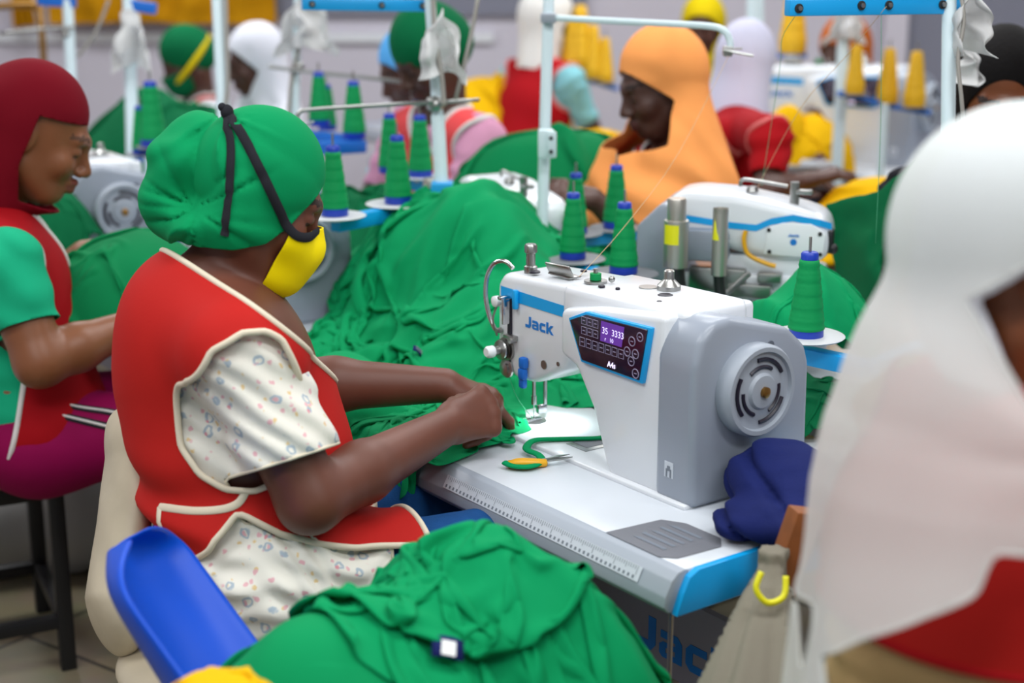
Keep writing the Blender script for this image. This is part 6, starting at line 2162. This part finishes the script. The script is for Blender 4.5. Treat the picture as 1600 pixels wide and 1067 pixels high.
for px, py, d, lb in ((930, 185, 6.2, 'far table under yellow cloth by the aqua sleeve'), (765, 160, 6.8, 'far table under yellow cloth beyond the pink sleeve'), (262, 168, 5.7, 'far table under green cloth by the yellow-tie headwrap'), (1440, 275, 4.35, 'table under the bright yellow mound beyond the cream hijab')):
    c = at(px, py, d) + Vector({930: (-.35, .1, 0), 765: (-.1, .45, 0)}.get(px, (0, 0, 0)))
    dup(tbl2, Vector((c.x, c.y, 0)) - UD * .56 - VD * .31, ROT, lb)

t = thing('brass_stand', 'thin brass coloured stand at the upper left corner by the wall', 'stand', (at(68, 175, 6.0).x, at(68, 175, 6.0).y, 0))
q = at(68, 175, 6.0)
b = MB(); b.tube([(q.x, q.y, 0.0), at(66, 60, 6.0), at(58, 14, 6.0), at(40, 8, 6.0), at(-60, 14, 6.0)], .014, 8, sm=4); b.build('tube', 'brass', t, world=True, smooth=180)
b = MB(); b.cyl((q.x, q.y, 0), (q.x, q.y, .02), .12); b.build('foot', 'black_metal', t, world=True)
# ------------------------------------------------------------------ the work in hand and the other cloths
def edge_ground(x, y):
    u, v = to_uv_np(x, y)
    return .50 + (TZ + .004 - .50) * sstep(-.050, -.024, v) + (.075 * bump(u, v, .98, .05, .14, .12) + .03 * ridges(u, v, 17, 9) * bump(u, v, .9, .08, .3, .2))
GW = edge_ground
def work_place(s, t):
    # corners: seam at the needle, far left, her lap, hanging front corner
    A, B, C, D = (.665, .245), (1.10, .20), (1.06, -.09), (.575, -.075)
    u = (A[0] * (1 - s) + B[0] * s) * (1 - t) + (D[0] * (1 - s) + C[0] * s) * t
    v = (A[1] * (1 - s) + B[1] * s) * (1 - t) + (D[1] * (1 - s) + C[1] * s) * t
    k = sstep(0, .25, t) * 1.0
    u = u + .03 * (1 - k)
    x, y = uv_np(u, v)
    return x, y, TZ + .02 + (.06 * vnoise(s, t, 15, 4) + .03 * vnoise(s, t, 16, 9) + .03) * sstep(0, .3, s + t)
work, XW = lay_cloth('green garment being sewn, held by two hands and hanging over the table edge', 'green_cloth', 100, 74, .0085, work_place, GW, 51, steps=130, fric=.92, bend=.4, stiff=.04, grow=False, pull=lambda X, k_: X)

# pile in the foreground, on the seat of the blue chair
pc1, pc2 = at(785, 935, 2.0), at(530, 1000, 1.88)
def front_base(x, y):
    z = .46 + 0 * x
    z = z + .300 * bump(x, y, pc1.x, pc1.y, .25, .20, .3) ** .5
    z = np.maximum(z, .46 + .315 * bump(x, y, pc2.x, pc2.y, .23, .19) ** .45)
    w_ = np.minimum(1, 2 * bump(x, y, (pc1.x + pc2.x) / 2, (pc1.y + pc2.y) / 2, .42, .3))
    c, q = cos(-.5), sin(-.5)
    z = z + (.085 * ridges(x * c - y * q, x * q + y * c, 95, 3.6) + .03 * ridges(x * c + y * q, -x * q + y * c, 97, 8) + .03 * vnoise(x, y, 93, 5)) * w_
    return z
GF = Ground(-.9, 1.3, .9, 2.6, .012, front_base)
def hold_xy(cx, cy, rx, ry):
    def pull(X, k):
        a, b = X[..., 0] - cx, X[..., 1] - cy
        r = np.sqrt((a / rx) ** 2 + (b / ry) ** 2)
        f = np.where(r > 1, 1 + (1 / np.maximum(r, 1e-6) - 1) * .35, 1.0)
        X[..., 0], X[..., 1] = cx + a * f, cy + b * f
        return X
    return pull
def sheet_xy(cx, cy, su, sv, ang, z, amp, seed, wave=3.5):
    def place(s, t):
        a = (s - .5) * su; b = (t - .5) * sv; c, q = cos(ang), sin(ang)
        return cx + a * c - b * q, cy + a * q + b * c, z + amp * vnoise(s, t, seed + 50, wave) + amp * .6 * vnoise(s, t, seed + 60, wave * 2.3) + 0 * s
    return place
pf1, XF1 = lay_cloth('green garment spreading over the left of the foreground pile, beside the blue chair', 'green_cloth_mid', 96, 80, .0105,
                   sheet_xy(pc2.x + .02, pc2.y, .52, .42, .3, .84, .05, 61), GF, 61, steps=110, fric=.97, bend=.5, stiff=.06, pull=hold_xy(pc2.x + .03, pc2.y, .27, .22))
pf2, XF2 = lay_cloth('large green garment folded over the right of the foreground pile, below the table edge', 'green_cloth', 100, 84, .0105,
                   sheet_xy(pc1.x, pc1.y, .56, .46, -.4, .92, .06, 71, 3.0), GF, 71, steps=110, fric=.97, bend=.5, stiff=.06, pull=hold_xy(pc1.x, pc1.y, .265, .23))
pf3, XF3 = lay_cloth('small folded green garment on top of the foreground pile, over the lap', 'green_cloth', 80, 64, .0095,
                   sheet_xy((pc1.x + pc2.x) / 2 + .02, (pc1.y + pc2.y) / 2 + .06, .40, .26, .9, .93, .05, 75, 3.0), GF, 75, steps=100, fric=.97, bend=.6, stiff=.08, pull=hold_xy((pc1.x + pc2.x) / 2 + .02, (pc1.y + pc2.y) / 2 + .06, .19, .13))
def label_on(X, parent, px, py, w, h, name='neck_label', mm=('navy', 'paper_white')):
    """stitched label lying on a sheet near a picture point"""
    best = None
    P = X.reshape(-1, 3)
    r = ray(px, py); r = np.array(r) / np.linalg.norm(r)
    q = P - np.array((0, 0, CAM_H)); tt = q @ r
    dist = np.linalg.norm(q - tt[:, None] * r, axis=1)
    k = np.where(dist < dist.min() + .012)[0]; i = k[np.argmin(tt[k])]
    n, m_ = X.shape[:2]; a, b2 = i // m_, i % m_
    a = min(max(a, 1), n - 2); b2 = min(max(b2, 1), m_ - 2)
    e1 = X[a + 1, b2] - X[a - 1, b2]; e2 = X[a, b2 + 1] - X[a, b2 - 1]
    N = np.cross(e1, e2); N /= np.linalg.norm(N)
    if N @ r > 0: N = -N
    rt = np.array((1, 0, 0.)); rt -= N * (rt @ N); rt /= np.linalg.norm(rt); up = np.cross(N, rt)
    c = X[a, b2] + N * .008
    vs = [c + rt * x * w + up * y * h + N * (.002 - .004 * x * x) for x in (-1, -.33, .33, 1) for y in (-1, 1)]
    o = MB(); o.add(vs, [(0, 2, 3, 1), (2, 4, 5, 3), (4, 6, 7, 5)])
    ob = o.build(name, mm[0], parent)
    md = ob.modifiers.new('t', 'SOLIDIFY'); md.thickness = .0012
    o = MB(); c2 = c + N * .003
    if mm[1] == 'paper_white' and w > .012:
        o.add([c2 + rt * x * w * .45 + up * (y * h * .7 - h * .2) for x, y in ((-1, -1), (1, -1), (1, 1), (-1, 1))], [(0, 1, 2, 3)])
        o.build('label_print', mm[1], ob)
    else:
        for k in range(3):
            o.add([c2 + rt * x * w * .75 + up * (h * (.5 - .5 * k) + y * h * .12) for x, y in ((-1, -1), (1, -1), (1, 1), (-1, 1))], [(0, 1, 2, 3)])
        o.build('label_print', mm[1], ob)
    return ob
label_on(XF2, pf2, 700, 1006, .020, .016)
label_on(XC, heapC, 654, 546, .0118, .011, mm=('navy', 'ink_grey'))

# yellow scrap at the very bottom
tagX = drape(20, 18, .007, sheet_xy(at(340, 1085, 1.72).x, at(340, 1085, 1.72).y, .09, .08, .2, at(340, 1085, 1.72).z, .012, 81), lambda x, y: at(340, 1082, 1.72).z - .02 + .03 * bump(x, y, at(345, 1085, 1.72).x, at(345, 1085, 1.72).y, .09, .08) + 0 * x, steps=40, seed=83)
tag(cloth_mesh('cloth_scrap', tagX, 'yellow_cloth'), 'yellow cloth scrap at the bottom edge between blue chair and green pile', 'scrap')

def heap(label, mname, px, py, d, rx, ry, hgt, seed, zb=TZ, ang=0.0, n=64, over=1.0, amp=.045, name='folded_garment', low=None):
    c = at(px, py, d)
    lw = zb if low is None else low
    def base(x, y):
        r = np.sqrt(((x - c.x) / (rx * 1.25)) ** 2 + ((y - c.y) / (ry * 1.25)) ** 2)
        z = zb + hgt * bump(x, y, c.x, c.y, rx, ry, ang) ** .8
        w_ = np.minimum(1, 2 * bump(x, y, c.x, c.y, rx * 1.1, ry * 1.1, ang))
        z = z + (.9 * amp * ridges(x + .4 * y, y - .4 * x, seed, 7) + .6 * amp * vnoise(x, y, seed + 3, 6)) * w_
        return z
    gr = Ground(c.x - rx * 1.6, c.y - ry * 1.6, c.x + rx * 1.6, c.y + ry * 1.6, .015, base)
    h = 2.5 * max(rx, ry) * over / n
    o, X = lay_cloth(label, mname, n, n, h, sheet_xy(c.x, c.y, rx * 1.7, ry * 1.7, ang, zb + hgt + .08, .05, seed), gr, seed, steps=80, fric=.97, bend=.5, stiff=.05, pull=hold_xy(c.x, c.y, rx * 1.12, ry * 1.12), name=name)
    return o, X
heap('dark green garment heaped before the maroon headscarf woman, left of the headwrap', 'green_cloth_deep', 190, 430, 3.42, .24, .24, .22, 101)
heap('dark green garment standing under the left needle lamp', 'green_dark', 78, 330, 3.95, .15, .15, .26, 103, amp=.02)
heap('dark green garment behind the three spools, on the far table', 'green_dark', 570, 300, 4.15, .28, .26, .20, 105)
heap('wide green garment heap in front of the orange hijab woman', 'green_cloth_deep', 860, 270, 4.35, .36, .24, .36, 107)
heap('green garment under the hands of the orange hijab woman', 'green_cloth_mid', 860, 360, 3.85, .26, .20, .14, 109)
heap('green garment bunched between overlock and largest spool', 'green_cloth', 1262, 478, 2.98, .16, .16, .17, 111, zb=.80, n=70)
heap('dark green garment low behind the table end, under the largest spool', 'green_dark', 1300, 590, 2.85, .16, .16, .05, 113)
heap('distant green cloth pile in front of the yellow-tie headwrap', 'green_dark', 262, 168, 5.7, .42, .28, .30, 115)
heap('bright yellow cloth mound beyond the cream hijab', 'yellow_cloth', 1440, 275, 4.35, .36, .26, .20, 117, zb=.76, amp=.03)
heap('yellow cloth under the distant machine needle', 'yellow_cloth', 1262, 215, 5.95, .20, .18, .22, 119, amp=.03)
heap('yellow cloth pile by the red vest with aqua sleeve', 'yellow_cloth', 945, 190, 6.2, .30, .2, .10, 121, amp=.03)
heap('yellow cloth pile beyond the pink sleeve', 'yellow_cloth', 765, 160, 6.8, .40, .25, .28, 123, amp=.03)
heap('yellow cloth bundle right of white hijab, beside the distant machine', 'yellow_cloth', 1228, 185, 5.9, .12, .12, .26, 125, amp=.02)

# dark green cloth held up by one corner, right of the overlock
pa, pb_, pc_, pd_ = at(1288, 318, 3.55), at(1440, 252, 3.25), at(1318, 470, 3.5), at(1420, 430, 3.2)
s_, v_ = np.meshgrid(np.linspace(0, 1, 48), np.linspace(0, 1, 44), indexing='ij')
X = (np.array(pa)[None, None] * ((1 - s_) * (1 - v_))[..., None] + np.array(pb_)[None, None] * (s_ * (1 - v_))[..., None] + np.array(pc_)[None, None] * ((1 - s_) * v_)[..., None] + np.array(pd_)[None, None] * (s_ * v_)[..., None])
X[..., 1] += .035 * np.sin(s_ * 8 + v_ * 2) * (.3 + v_) + .02 * vnoise(s_, v_, 131, 5)
X[..., 2] += -.02 * np.sin(s_ * pi) + .008 * vnoise(s_, v_, 133, 8)
tag(cloth_mesh('held_garment', X, 'green_dark'), 'dark green garment panel held up by the dark hand beside the cream hijab', 'garment')
